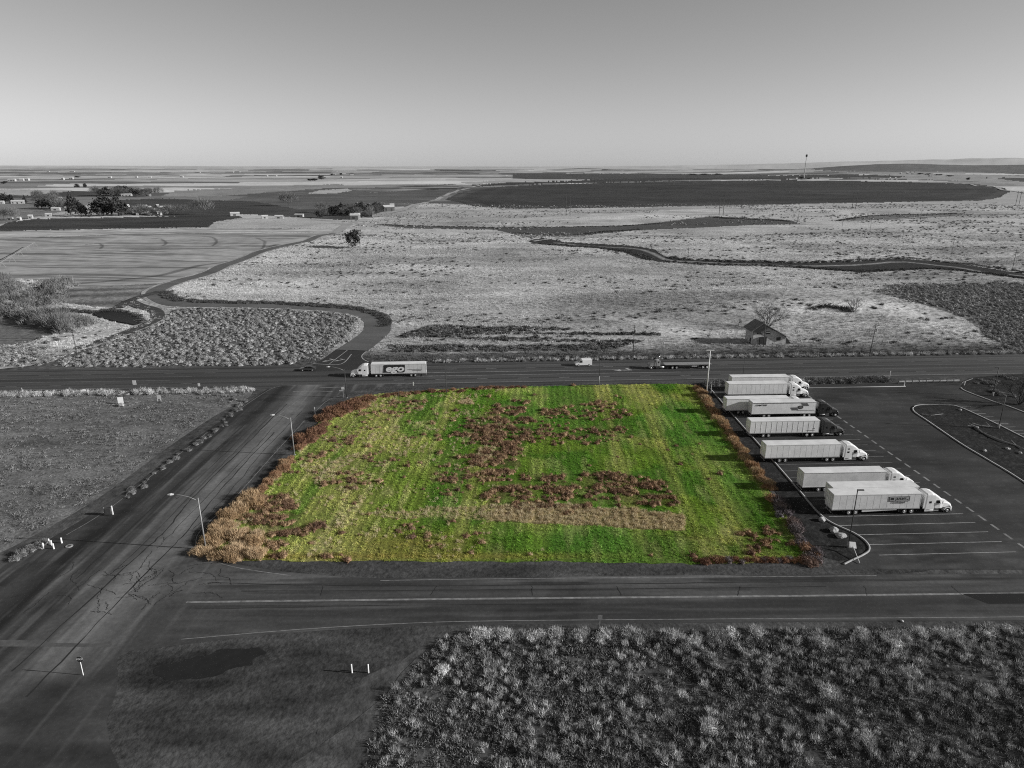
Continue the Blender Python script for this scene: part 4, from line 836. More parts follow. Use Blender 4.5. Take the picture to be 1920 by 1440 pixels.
bushes('verge_bush', GRB[:2], pxline([(370, 738), (420, 741), (448, 748), (452, 757), (430, 780), (415, 800), (380, 826), (350, 845), (300, 880), (262, 912), (235, 938)], 40, 0.5), 0.35, 0.8, 'small pale bush on the dirt lot edge along the side road', 'small bushes along the dirt lot edge')
bushes('verge_bush', GRB[1:3], pxline([(30, 1050), (60, 1032), (85, 1020)], 9, .5), 0.5, 0.9, 'pale bush beside the white posts at the left roadside', 'pale bushes by the roadside posts')
bushes('weed_bush', SGB, np.vstack([pxline([(850, 1205), (900, 1196), (960, 1196)], 8, .4), pxline([(990, 1200), (1100, 1196), (1200, 1196), (1300, 1200), (1420, 1194)], 22, .5), pxline([(1600, 1196), (1750, 1190), (1900, 1186)], 14, .5)]), 0.7, 1.25, 'tall grey weed bush in the front row below the front road', 'grey weed bushes below the front road', (0.7, 1.1))
bushes('weed_bush', SGB, np.array([G(a, b, 0)[:2] for a, b in [(830, 1262), (1285, 1218), (1400, 1230), (1540, 1212), (1680, 1215), (1700, 1270), (1550, 1300), (1200, 1320), (1000, 1290), (1850, 1300), (1330, 1370), (950, 1380), (1620, 1390), (1790, 1400)]]), 0.7, 1.3, 'large grey bush standing in the foreground weeds', 'single bushes in the foreground weeds')
bushes('bed_bush', GRB[:2], np.vstack([pxline([(1830, 712), (1850, 720), (1870, 715), (1900, 712)], 14, 1.5), pxline([(1860, 735), (1900, 745)], 6, 1.2)]), 0.7, 1.3, 'low grey shrub in the planting bed at the upper right of the parking lot', 'shrubs in the upper right planting bed', (0.4, 0.7))
bushes('willow_thicket', bush_set('willow', M_twig, (151, 152, 153, 154), n=1100, r=1.0, h=1.3, L=0.34, w=0.03, up=0.6, tone=(0.55, 1.15), core=.72),
       np.array([G(a, b)[:2] for a, b in [(-60, 590), (-30, 575), (0, 560), (10, 575), (30, 555), (25, 590), (45, 580), (60, 595), (75, 605), (50, 570), (90, 600), (105, 612), (120, 615), (140, 605), (160, 610), (110, 600), (130, 622), (-20, 605), (20, 540), (0, 535), (-50, 550), (95, 545), (105, 560), (98, 572), (118, 540)]]),
       3.6, 6.2, 'bare pale willow in the thicket by the canal at the left', 'bare willows along the canal', (0.7, 1.0))
bushes('dark_thicket', DRKS, np.array([G(a, b)[:2] for a, b in [(1525, 579), (1540, 576), (1553, 575), (1568, 577), (1582, 580), (1592, 583)]]), 2.2, 3.2, 'dark brush heap on the grassy knoll behind the abandoned house', 'dark brush heap on the knoll', (0.5, 0.7))

# ---- trees
def leaf_crown(seed, n, rx, rz, clumps=16, leaf=0.55, cone=False):
    g = np.random.default_rng(seed); C = g.normal(0, 1, (clumps, 3)); C /= np.linalg.norm(C, axis=1)[:, None]; C *= (0.35 + 0.6 * g.random(clumps))[:, None]
    k = g.integers(0, clumps, n); p = C[k] + g.normal(0, 0.17, (n, 3)); hgt = (p[:, 2] + 1) / 2
    if cone: p[:, :2] *= np.clip(1.15 - hgt, 0.05, 1)[:, None] * 1.3
    p = p * np.array([rx, rx, rz]); a = g.normal(0, 1, (n, 3)); a /= np.linalg.norm(a, axis=1)[:, None]; b = np.cross(a, g.normal(0, 1, (n, 3))); b /= np.linalg.norm(b, axis=1)[:, None]
    s = leaf * (0.6 + 0.8 * g.random(n))[:, None]; V = np.empty((n * 3, 3)); V[0::3] = p - a * s; V[1::3] = p + a * s; V[2::3] = p + b * s * 1.6
    tn = (0.6 + 0.8 * g.random(clumps))[k] * (0.7 + 0.6 * g.random(n)); return V, np.arange(n * 3).reshape(-1, 3), tn
def bare_mesh(seed, h, depth=5, spread=0.55, r0=0.03, first=0.3):
    """trunk mesh and branch mesh of a leafless tree of unit radius factors"""
    g = random.Random(seed); T = MB(); B = MB()
    def grow(p, d, L, r, k):
        e = p + d * L; mid = p + d * L * .5 + Vector((g.gauss(0, .05), g.gauss(0, .05), 0)) * L
        (T if k == depth else B).tube([p, mid, e], [r, r * .85, r * .65], 5 if k >= depth - 1 else 3, cap=False)
        if k == 0: return
        for _ in range(3 if k > 1 else 4):
            nd = (d + Vector((g.gauss(0, spread), g.gauss(0, spread), g.gauss(0.12, .3)))).normalized(); grow(e if g.random() < .75 else mid, nd, L * g.uniform(.6, .85), r * .6, k - 1)
    grow(Vector((0, 0, -0.2)), Vector((0, 0, 1)), h * first, h * r0, depth); return T, B
def bare_tree(px, py, h, seed, label, group=None, depth=4, spread=.5, m=M_bark, name='bare_tree', first=.28):
    p = G(px, py); t = thing(name, label, 'tree', p, 0, group); T, B = bare_mesh(seed, h, depth, spread, first=first)
    T.build('trunk', m, t); B.build('branches', m, t); return t
CROWN = [mesh_np('crown', *leaf_crown(s, 900, 1, 1, 18, 0.11)[:2], M_leafd, {'tone': ('FACE', leaf_crown(s, 900, 1, 1, 18, 0.11)[2])}) for s in (201, 202, 203)]
CONE = [mesh_np('crown', *leaf_crown(s, 800, 1, 1, 22, 0.10, True)[:2], M_leafd, {'tone': ('FACE', leaf_crown(s, 800, 1, 1, 22, .1, True)[2])}) for s in (211, 212)]
TRUNK = MB().tube([(0, 0, -0.3), (0.02, 0, 0.5), (0, 0.02, 1.0)], [0.06, 0.045, 0.03], 6).mesh('trunk', M_bark)
def leafy(px, py, h, w, label, group, cone=False, i=0):
    p = G(px, py); t = thing('conifer' if cone else 'leafy_tree', label, 'tree', p, rnd.random() * 6, group)
    k = link('trunk', TRUNK, t); k.scale = (h * .35, h * .35, h * .5)
    c = link('crown', (CONE if cone else CROWN)[i % (2 if cone else 3)], t); c.scale = (w / 2, w / 2, h * .46); c.location = (0, 0, h * .54)
for i, (a, b, h, w) in enumerate([(5, 380, 17, 20), (20, 381, 14, 15), (195, 405, 22, 24), (210, 404, 23, 24), (222, 405, 20, 22), (181, 405, 17, 18), (78, 391, 15, 17), (92, 391, 13, 15), (108, 391, 12, 14), (200, 366, 18, 24), (222, 366, 20, 26), (240, 366, 18, 26), (255, 367, 15, 22), (185, 366, 15, 20)]):
    leafy(a, b, h, w, 'broad dark tree among the farm buildings at the far left', 'dark broad trees around the left farms', False, i)
for i, (a, b, h, w) in enumerate([(134, 388, 22, 14), (142, 390, 16, 12), (133, 403, 20, 16), (152, 405, 18, 15), (160, 404, 12, 12), (120, 392, 14, 10), (47, 381, 12, 9), (180, 358, 14, 9)]):
    leafy(a, b, h, w, 'pointed dark conifer beside the farm buildings at the far left', 'dark conifers around the left farms', True, i)
for i, (a, b, h, w) in enumerate([(625, 402, 12, 14), (640, 400, 14, 14), (633, 405, 9, 12), (704, 400, 15, 13), (690, 403, 14, 15), (712, 398, 13, 14), (655, 405, 9, 12), (603, 408, 10, 14), (675, 402, 15, 14)]):
    leafy(a, b, h, w, 'dark tree in the grove of the roadside farmstead', 'grove trees at the roadside farmstead', i % 4 == 1, i)
leafy(664, 464, 13.5, 13, 'lone dark tree standing in the dry grass beside the farm road', None, False, 1)
def fan_tree(px, py, h, n, seed, label):
    g = random.Random(seed); p = G(px, py); t = thing('bare_tree', label, 'tree', p); T = MB(); B = MB()
    def grow(q, d, L, r, k, tgt):
        e = q + d * L; m = q + d * L * .5 + Vector((g.gauss(0, .06), g.gauss(0, .06), g.gauss(0, .03))) * L
        tgt.tube([q, m, e], [r, r * .8, r * .6], 5 if k > 2 else 3, cap=False)
        if k == 0: return
        for _ in range(3): grow(e if g.random() < .6 else m, (d + Vector((g.gauss(0, .45), g.gauss(0, .45), g.gauss(.05, .25)))).normalized(), L * g.uniform(.55, .8), r * .6, k - 1, B)
    for i in range(n):
        a = i / n * 6.28 + g.gauss(0, .3); s_ = g.uniform(.25, 1.1); grow(Vector((0, 0, -.2)), Vector((math.cos(a) * s_, math.sin(a) * s_ * .7, 1)).normalized(), h * .42, h * .016, 4, T)
    T.build('trunk', M_bark, t); B.build('branches', M_bark, t)
FUZ = [plant_mesh('twig_crown', M_twigc, seed=s, n=700, r=1.0, h=1.25, L=0.5, w=0.03, up=0.45, tone=(0.5, 1.3)) for s in (161, 162, 163)]
def fuzzy(px, py, h, w, i, label, group):
    p = G(px, py); t = thing('leafless_tree', label, 'tree', p, rnd.random() * 6, group)
    k = link('trunk', TRUNK, t); k.scale = (h * .3, h * .3, h * .5)
    c = link('crown', FUZ[i % 3], t); c.scale = (w / 2, w / 2, h * .55); c.location = (0, 0, h * .28)
for i in range(16): fuzzy(rnd.uniform(178, 300), rnd.uniform(364.5, 369), rnd.uniform(12, 20), rnd.uniform(14, 24), i, 'grey leafless tree in the upper grove of the left farms', 'grey leafless trees of the upper grove')
for i in range(12): fuzzy(rnd.uniform(62, 122), rnd.uniform(373, 394), rnd.uniform(11, 18), rnd.uniform(12, 20), i, 'grey leafless tree around the long white barn at the far left', 'grey leafless trees round the long barn')
for i in range(14): fuzzy(rnd.uniform(230, 350), rnd.uniform(398, 404.5), rnd.uniform(6, 11), rnd.uniform(10, 18), i, 'low grey leafless tree along the cluttered yard right of the dark tree clump', 'low grey trees along the cluttered yard')
for i in range(14): fuzzy(rnd.uniform(600, 722), rnd.uniform(398, 409), rnd.uniform(8, 14), rnd.uniform(10, 16), i, 'grey leafless tree in the roadside farmstead grove', 'grey leafless trees of the roadside farmstead')
for i, (a, b, h, w) in enumerate([(541, 385, 20, 26), (383, 402, 20, 22), (25, 413, 15, 14), (8, 413, 14, 14)]): fuzzy(a, b, h, w, i, ['round crowned leafless tree alone left of the roadside farmstead', 'pale round leafless tree right of the cluttered farmyard', 'leafless tree behind the pale shed near the left edge', 'leafless tree at the very left edge of the lane'][i], None)
fan_tree(1437, 616, 9.5, 9, 401, 'many stemmed bare tree directly behind the abandoned house')
fan_tree(1601, 583, 6.5, 6, 402, 'small bare tree beside the dark brush heap on the knoll')
bare_tree(1385, 610, 4.5, 403, 'low dark bare shrub tree left of the abandoned house', None, 4, .7, M_bark, first=.2)
fan_tree(1911, 758, 8.5, 7, 404, 'bare tree in the planting bed at the right edge of the parking lot')
bare_tree(1220, 471, 8, 405, 'thin bare tree on the canal bank bend', None, 3, .5, M_bark)

# ================================================================== TRUCKS
def rring(x, w, zb, zt, r):
    a = []
    for sy in (-1, 1):
        side = [(x, sy * w, zb), (x, sy * w, zt - r), (x, sy * (w - r * .12), zt - r * .45), (x, sy * (w - r * .45), zt - r * .12), (x, sy * (w - r), zt)]
        a += side if sy == -1 else side[::-1]
    return a
WHEEL = None
def wheel(parent, x, y, r=0.5, w=0.28, rim=M_alu, steer=False):
    o = Y = y
    t = MB(); n = 18
    prof = [(r * .62, -w / 2), (r * .93, -w / 2), (r, -w * .32), (r, w * .32), (r * .93, w / 2), (r * .62, w / 2)]
    t.loft([[(pr * math.cos(2 * math.pi * k / n), py, pr * math.sin(2 * math.pi * k / n)) for k in range(n)] for pr, py in prof])
    tw = t.build('wheel', M_rubber, parent, True); tw.location = (x, y, r)
    m = MB(); s = -1 if y < 0 else 1
    m.loft([[(pr * math.cos(2 * math.pi * k / 14), s * py, pr * math.sin(2 * math.pi * k / 14)) for k in range(14)] for pr, py in [(r * .62, w * .40), (r * .60, w * .53), (r * .34, w * .50), (r * .24, w * .62), (r * .05, w * .64)]])
    m.build('rim', rim, tw); return tw
def side_text(parent, txt, size, x, y, z, m, shear=0, bold=0.0, width=None, name='lettering'):
    o = link(name, text_mesh(txt, size, m, shear, bold, width), parent)
    o.location = (x, y, z); o.rotation_euler = (math.radians(90), 0, 0 if y < 0 else math.pi); return o
def trailer(root, L, body, roofm, style, skirt=False, near=-1, rear_white=False):
    W, z0, z1 = 1.29, 1.17, 4.08
    bx = MB().box(0.06, L - 0.05, -W + 0.045, W - 0.045, z0 + .05, z1 - .05).build('trailer_box', M_signback if style != 'smooth' else body, root)
    rf = MB(); rf.bbox(0.05, L - 0.02, -W, W, z1 - 0.05, z1 + 0.03, 0.03); rf.build('roof', roofm, root)
    n = 13
    for s in (-1, 1):
        MB().box(0.0, L, s * W - .02, s * W + .025, z0 - .12, z0 + .06).build('bottom_rail', M_alu if style != 'smooth' else M_white2, root)
        MB().box(0.0, L, s * W - .02, s * W + .02, z1 - .16, z1 - .051).build('top_rail', M_white2 if style != 'smooth' else M_alu, root)
        pm = {'ribbed': MB().box(0.03, L / n - 0.03, -.012, .012, z0 + .07, z1 - .17), 'panel': MB().box(0.022, L / n - 0.022, -.012, .012, z0 + .07, z1 - .17), 'smooth': MB().box(0.004, L / n - 0.004, -.012, .012, z0 + .07, z1 - .17)}[style].mesh('side_panel', body)
        pst = MB().box(-.025, .025, -.02, .02, z0 + .06, z1 - .16).mesh('post', M_white if style == 'ribbed' else M_alu)
        for k in range(n):
            o = link('side_panel', pm, bx); o.location = (k * L / n, s * (W - .028), 0)
            if k and style == 'ribbed': q = link('post', pst, bx); q.location = (k * L / n, s * (W - .01), 0)
    fr = MB(); fr.box(L - .05, L + .02, -W, -W + .10, z0 - .1, z1); fr.box(L - .05, L + .02, W - .10, W, z0 - .1, z1); fr.box(L - .05, L, -W + .1, W - .1, z0, z1 - .05); fr.build('front_wall', M_white2, root)
    for s in (-1, 1):
        MB().box(-.01, .05, s * .01 if s > 0 else -W + .12, W - .12 if s > 0 else -.01, z0 + .05, z1 - .14).build('rear_door', body, root)
        MB().tube([(-.03, s * .35, z0 + .1), (-.03, s * .35, z1 - .2)], .02, 6).build('lock_rod', M_galv, root)
        MB().tube([(-.03, s * .85, z0 + .1), (-.03, s * .85, z1 - .2)], .02, 6).build('lock_rod', M_galv, root)
    ff = MB(); ff.box(-.03, .06, -W, -W + .12, z0 - .12, z1); ff.box(-.03, .06, W - .12, W, z0 - .12, z1); ff.box(-.03, .06, -W + .12, W - .12, z1 - .14, z1); ff.box(-.03, .06, -W + .12, W - .12, z0 - .12, z0 + .05)
    ff.build('rear_frame', M_white if rear_white else M_alu, root)
    bg_ = MB(); bg_.box(-.02, .06, -1.1, 1.1, .5, .6); bg_.box(0, .06, -.7, -.6, .6, z0 - .12); bg_.box(0, .06, .6, .7, .6, z0 - .12); bg_.build('rear_guard', M_galv, root)
    un = MB()
    for k in range(1, 30): un.box(L * k / 30 - .04, L * k / 30 + .04, -1.15, 1.15, z0 - .11, z0 + .0)
    un.box(2.0, 5.6, -.55, -.4, .75, z0 - .12); un.box(2.0, 5.6, .4, .55, .75, z0 - .12)
    for x in (3.2, 4.45): un.tube([(x, -1.0, .5), (x, 1.0, .5)], .08, 8)
    un.build('underframe', M_chassis, root)
    for x in (3.2, 4.45):
        for s in (-1, 1): wheel(root, x, s * 0.98, .5, .56)
    for s in (-1, 1):
        MB().box(2.35, 2.38, s * .98 - .3, s * .98 + .3, .25, z0 - .12).build('mud_flap', M_rubber, root)
        MB().box(12.6, 12.75, s * .85 - .07, s * .85 + .07, .25, z0 - .11).build('landing_leg', M_galv, root)
        if skirt: MB().add([(5.6, s * 1.22, .55), (12.0, s * 1.22, .82), (12.0, s * 1.22, z0 - .12), (5.6, s * 1.22, z0 - .12), (5.6, s * 1.19, .55), (12.0, s * 1.19, .82), (12.0, s * 1.19, z0 - .12), (5.6, s * 1.19, z0 - .12)], [(0, 1, 2, 3), (7, 6, 5, 4), (0, 4, 5, 1), (1, 5, 6, 2), (2, 6, 7, 3), (3, 7, 4, 0)]).build('side_skirt', M_white2, root)
    return bx
def tractor(root, x0, paint, sleeper=True, style=0):
    """x0 = back wall of the sleeper; the nose points to +x"""
    X = lambda v: x0 + v
    if sleeper:
        secs = [(0.0, 1.2, .98, 3.72, .22), (0.25, 1.23, .98, 3.88, .3), (1.1, 1.23, .98, 3.92, .34), (1.75, 1.22, .98, 3.74, .36), (2.4, 1.18, .98, 3.32, .36), (2.95, 1.12, .98, 2.86, .3)]
    else:
        secs = [(1.55, 1.05, 1.0, 2.62, .16), (1.65, 1.08, 1.0, 2.74, .2), (2.4, 1.08, 1.0, 2.78, .22), (2.75, 1.06, 1.0, 2.7, .22)]
    cab = MB(); cab.loft([rring(X(x), w, zb, zt, r) for x, w, zb, zt, r in secs]); cabo = cab.build('cab', paint, root, False)
    xe, we, ze = secs[-1][0], secs[-1][1], secs[-1][3]
    cowl = MB(); cowl.loft([rring(X(xe), we - .005, .98, ze - .012, .28), rring(X(xe + .42), 1.04, .98, 2.22, .2), rring(X(xe + .5), 1.03, .98, 2.16, .2)]); cowl.build('cowl', paint, root)
    a, b = xe + .03, xe + .40; za, zb2 = ze - .06, 2.27
    for s in (-1, 1):                                       # split windscreen following the slope
        o = .03; MB().add([(X(a) + o, s * .02, za + o), (X(b) + o, s * .02, zb2 + o), (X(b) + o, s * .86, zb2 - .04 + o), (X(a) + o, s * (we - .32), za - .03 + o)], [(0, 1, 2, 3) if s < 0 else (3, 2, 1, 0)]).build('windscreen', M_glass, root)
    hx = xe + .5
    hood = MB(); hood.loft([rring(X(hx), 1.0, 1.05, 2.12, .2), rring(X(hx + .7), .95, 1.05, 2.02, .22), rring(X(hx + 1.35), .9, 1.0, 1.82, .26), rring(X(hx + 1.7), .82, .8, 1.55, .26), rring(X(hx + 1.78), .74, .78, 1.35, .2)]); hood.build('hood', paint, root, False)
    fx = hx + .98                                           # front axle
    for s in (-1, 1):
        arc = [(fx + .66 * math.cos(t), .5 + .66 * math.sin(t)) for t in np.linspace(math.radians(5), math.radians(170), 9)]
        inn = [(fx + .54 * math.cos(t), .5 + .54 * math.sin(t)) for t in np.linspace(math.radians(170), math.radians(5), 9)]
        MB().loft([[(X(p), s * .82, q) for p, q in arc + inn], [(X(p), s * 1.2, q) for p, q in arc + inn]]).build('fender', paint, root)
        MB().add([(X(hx + 1.5), s * .8, .9), (X(hx + 1.72), s * .8, .9), (X(hx + 1.72), s * 1.16, .9), (X(hx + 1.5), s * 1.18, .9), (X(hx + 1.4), s * .8, 1.42), (X(hx + 1.62), s * .8, 1.36), (X(hx + 1.6), s * 1.1, 1.32), (X(hx + 1.4), s * 1.14, 1.38)],
                 [(0, 3, 2, 1), (4, 5, 6, 7), (0, 1, 5, 4), (1, 2, 6, 5), (2, 3, 7, 6), (3, 0, 4, 7)]).build('fender_nose', paint, root)
        MB().box(X(hx + 1.70), X(hx + 1.745), s * .98 - .16, s * .98 + .12, .98, 1.2).build('headlight', M_lens, root)
        wheel(root, X(fx), s * .98, .5, .3, M_alu)
        wdoor = 1.125 if sleeper else 1.085
        x1, x2 = (2.02, 2.72) if sleeper else (1.8, 2.5)
        dw = {True: 1.225, False: 1.085}[sleeper]
        MB().add([(X(x1), s * (dw + .012), 1.98), (X(x2 + .1), s * (dw - .02), 1.98), (X(x2 - .12), s * (dw - .02), 2.58), (X(x1), s * (dw + .012), 2.6)], [(0, 1, 2, 3) if s < 0 else (3, 2, 1, 0)]).build('door_window', M_glass, root)
        dr = MB().box(X(x1 - .12), X(x2 + .12), s * dw - .015, s * dw + .008, 1.02, 1.94).build('door', paint, root)
        MB().box(X(x1 - .02), X(x1 + .16), s * (dw + .01) - .012, s * (dw + .01) + .02, 1.74, 1.79).build('door_handle', M_chrome, dr)
        if sleeper:
            wins = [(.7, 1.15, 2.0, 2.42)] if style == 0 else [(.6, 1.05, 1.95, 2.3), (.62, 1.07, 2.72, 2.98)]
            for (p, q, r_, t_) in wins: MB().box(X(p), X(q), s * 1.232 - .01, s * 1.232 + .008, r_, t_).build('sleeper_window', M_glass, root)
            MB().add([(X(-.3), s * 1.2, 1.0), (X(0), s * 1.2, 1.0), (X(0), s * 1.2, 3.7), (X(-.2), s * 1.2, 3.7), (X(-.3), s * 1.16, 1.0), (X(0), s * 1.16, 1.0), (X(0), s * 1.16, 3.7), (X(-.2), s * 1.16, 3.7)], [(0, 1, 2, 3), (7, 6, 5, 4), (0, 4, 5, 1), (1, 5, 6, 2), (2, 6, 7, 3), (3, 7, 4, 0)]).build('cab_extender', paint, root)
            MB().box(X(0.1), X(1.75), s * 1.2 - .03, s * 1.2 + .03, .42, .97).build('side_fairing', paint, root)
        tk = MB(); tk.tube([(X(.3), s * .95, .7), (X(1.65), s * .95, .7)], .3, 14); tk.build('fuel_tank', M_alu, root, True)
        st = MB(); st.box(X(1.8), X(2.75), s * 1.08 - .14, s * 1.08 + .1, .42, .48); st.box(X(1.8), X(2.75), s * 1.05 - .12, s * 1.05 + .1, .74, .8); st.build('step', M_galv, root)
        mr = MB(); mr.box(X(xe + .12), X(xe + .2), s * 1.36 - .1, s * 1.36 + .1, 1.95, 2.55); mr.tube([(X(xe + .1), s * 1.08, 2.5), (X(xe + .15), s * 1.3, 2.45)], .02, 5); mr.tube([(X(xe + .1), s * 1.06, 2.0), (X(xe + .15), s * 1.3, 2.05)], .02, 5); mr.build('mirror', M_chassis if paint is not M_cabwhite else M_white, root)
        if not sleeper: MB().tube([(X(1.42), s * .95, 1.0), (X(1.42), s * .95, 3.5), (X(1.36), s * .95, 3.62)], .085, 8).build('exhaust_stack', M_chrome, root, True)
    gr = MB(); gr.box(X(hx + 1.73), X(hx + 1.80), -.55, .55, .82, 1.42); gr.build('grille', M_chassis, root)
    for k in range(5): MB().box(X(hx + 1.8), X(hx + 1.815), -.55, .55, .9 + k * .11, .93 + k * .11).build('grille_bar', M_chrome, root)
    bp_ = MB(); bp_.loft([[(X(hx + 1.62), y, .36), (X(hx + 1.9 - .22 * abs(y / 1.2) ** 3), y, .38), (X(hx + 1.92 - .22 * abs(y / 1.2) ** 3), y, .78), (X(hx + 1.62), y, .8)] for y in (-1.2, -.9, -.4, 0, .4, .9, 1.2)]); bp_.build('bumper', paint if sleeper else M_chrome, root)
    if style == 2: MB().tube([(X(hx + 1.98), -1.0, .5), (X(hx + 2.0), -.95, 1.3), (X(hx + 2.0), .95, 1.3), (X(hx + 1.98), 1.0, .5)], .05, 6).build('bull_bar', M_chrome, root)
    ch = MB(); ch.box(X(-4.4), X(hx + 1.6), -.45, -.33, .62, .9); ch.box(X(-4.4), X(hx + 1.6), .33, .45, .62, .9); ch.box(X(-3.6), X(-2.2), -.5, .5, .92, 1.05)
    for xx in (-2.35, -3.65): ch.tube([(X(xx), -1, .5), (X(xx), 1, .5)], .1, 8)
    ch.tube([(X(fx), -.9, .5), (X(fx), .9, .5)], .07, 8); ch.box(X(.0), X(1.7), -.7, .7, .5, .97); ch.build('chassis', M_chassis, root)
    if sleeper:
        hs = MB()
        for k in range(3): hs.tube([(X(-.02), -.3 + .3 * k, 1.6), (X(-.35), -.3 + .3 * k, 1.2), (X(-.75), -.25 + .25 * k, 1.55)], .03, 5)
        hs.build('air_hoses', M_chassis, root)
    for xx in (-2.35, -3.65):
        for s in (-1, 1): wheel(root, X(xx), s * .96, .5, .56)
    for s in (-1, 1): MB().box(X(-4.35), X(-4.32), s * .96 - .3, s * .96 + .3, .22, .95).build('mud_flap', M_rubber, root)

def semi(px, py, label, cab, style, body=M_white, roofm=M_roofw, tstyle='panel', rz=LA, skirt=False, tractor_on=True, group='semi trucks parked in a row', name='semi_truck', rear_white=False, z=-0.02):
    p = G(px, py, 0.0); c, s = math.cos(rz), math.sin(rz)
    ox, oy = p[0] - (-s * -1.29) * 1, p[1] + c * 1.29     # given pixel is the near rear corner on the ground
    root = thing(name, label, 'semi truck' if tractor_on else 'trailer', (ox, oy, z), rz, group)
    bx = trailer(root, 16.15, body, roofm, tstyle, skirt, rear_white=rear_white)
    if tractor_on: tractor(root, 17.1, cab, True, style)
    return root, bx
s1, _ = semi(1370, 733.5, 'white semi truck with plain trailer parked farthest, next to the grey bushes', M_cabwhite, 0, tstyle='smooth')
s2, _ = semi(1364, 747, 'white semi truck with plain trailer second from the grey bushes, overlapping the farthest truck', M_cabwhite, 1, tstyle='panel')
s3, _ = semi(1360.5, 777, 'white trailer truck mostly hidden behind the trailer with the oval emblem', M_cabwhite, 0, tstyle='smooth')
s4, b4 = semi(1408, 784, 'semi truck with black cab and white trailer bearing an oval emblem and dark slanted blocks', M_cabblack, 0, tstyle='smooth')
s5, b5 = semi(1405, 821, 'semi truck with charcoal cab and ribbed white trailer', M_cabgrey, 0, tstyle='ribbed', rear_white=True)
s6, b6 = semi(1433, 868, 'white semi truck with seamed panel trailer parked just in front of the charcoal cab truck', M_cabwhite, 2, tstyle='panel')
s7, b7 = semi(1503, 923, 'white semi truck with smooth grey sided trailer, partly behind the two nearest trailers', M_cabwhite, 1, body=M_white2, tstyle='smooth')
s8, b8 = semi(1556, 952.5, 'lone white trailer without a tractor squeezed between two semi trucks', M_cabwhite, 0, body=M_white2, tstyle='panel', tractor_on=False, name='box_trailer', group=None)
s9, b9 = semi(1558, 966.5, 'nearest white semi truck with a dark framed company plate on its trailer', M_cabwhite, 0, body=M_white2, tstyle='panel', skirt=True)
NEAR = -1.315
# oval emblem trailer
side_text(s4, 'SUMPTER', 0.55, 2.2, NEAR, 3.35, M_print, shear=.35, bold=.012, width=3.0)
for (xa, za) in ((12.9, 3.05), (10.3, 1.95)):
    MB().add([(xa, NEAR, za), (xa + 1.5, NEAR, za), (xa + .95, NEAR, za + .75), (xa - .55, NEAR, za + .75), (xa, NEAR + .012, za), (xa + 1.5, NEAR + .012, za), (xa + .95, NEAR + .012, za + .75), (xa - .55, NEAR + .012, za + .75)], [(0, 1, 2, 3), (7, 6, 5, 4), (0, 4, 5, 1), (1, 5, 6, 2), (2, 6, 7, 3), (3, 7, 4, 0)]).build('emblem_block', M_printg, s4)
MB().loft([[(12.25 + .72 * math.cos(t), yy, 2.72 + .46 * math.sin(t)) for t in np.linspace(0, 2 * math.pi, 22, endpoint=False)] for yy in (NEAR + .012, NEAR - .001)]).build('emblem_oval', M_print, s4)
MB().loft([[(12.25 + .5 * math.cos(t), yy, 2.72 + .27 * math.sin(t)) for t in np.linspace(0, 2 * math.pi, 22, endpoint=False)] for yy in (NEAR + .01, NEAR - .004)]).build('emblem_centre', M_printg, s4)
MB().box(.2, 12.6, NEAR - .001, NEAR + .01, 3.80, 3.86).build('stripe', M_print, s4); MB().box(11.6, 15.9, NEAR - .001, NEAR + .01, 1.86, 1.92).build('stripe', M_print, s4)
# ribbed trailer small marks
side_text(s5, 'F', 0.5, 15.0, NEAR - .01, 2.05, M_print, bold=.02); MB().box(13.3, 15.2, NEAR - .012, NEAR + .01, 1.60, 1.68).build('stripe', M_printg, s5)
# framed plate
pl = MB(); pl.box(10.3, 13.9, NEAR - .004, NEAR + .012, 2.62, 3.52); pl.build('company_plate', M_plate, s9)
pf = MB(); pf.box(10.3, 13.9, NEAR - .008, NEAR + .01, 3.44, 3.54); pf.box(10.3, 13.9, NEAR - .008, NEAR + .01, 2.58, 2.68); pf.box(10.2, 10.32, NEAR - .008, NEAR + .01, 2.58, 3.54); pf.box(13.88, 14.0, NEAR - .008, NEAR + .01, 2.58, 3.54); pf.build('plate_frame', M_print, s9)
side_text(s9, 'J.B.HUNT', 0.62, 12.35, NEAR - .006, 3.06, M_print, bold=.03, width=2.0); side_text(s9, 'Inc', 0.32, 13.6, NEAR - .006, 2.95, M_print, bold=.01)
MB().box(10.45, 11.1, NEAR - .006, NEAR + .01, 2.85, 3.3).build('plate_emblem', M_print, s9)
side_text(s9, 'Dedicated', 0.42, 12.0, NEAR - .004, 2.33, M_print, bold=.012, width=2.4)

# truck on the highway, heading left
def hw_truck():
    p = G(799, 706, 0.0); rz = math.pi + HW_ANG; root = thing('semi_truck', 'white semi truck with a large ego logo on its trailer driving on the highway', 'semi truck', (0, 0, -0.03), rz)
    c, s = math.cos(rz), math.sin(rz); n = Vector((-s, c, 0)) * 1.29      # local +y side faces us
    root.location = (p[0] - n.x, p[1] - n.y, -0.03)
    trailer(root, 16.15, M_white2, M_roofw, 'panel', rear_white=True); tractor(root, 17.1, M_cabwhite, True, 0)
    Yn = 1.315; x0, x1 = 6.1, 12.6
    pts = [(x1, 1.45), (x0 + .5, 1.45), (x0 + .2, 1.6), (x0, 3.6), (x0 + .1, 3.8), (x1 - .5, 3.8), (x1 - .25, 3.6)]
    MB().loft([[(a, Yn + .01, b) for a, b in pts], [(a, Yn - .012, b) for a, b in pts]]).build('logo_panel', M_print, root)
    side_text(root, 'ego', 2.75, 9.25, Yn + .016, 2.62, M_white, shear=.2, bold=.1, width=5.4)
    MB().box(1.1, 5.4, Yn - .012, Yn + .008, 2.28, 2.36).build('stripe', M_printg, root); MB().box(1.4, 4.0, Yn - .012, Yn + .008, 1.9, 2.02).build('stripe', M_printg, root)
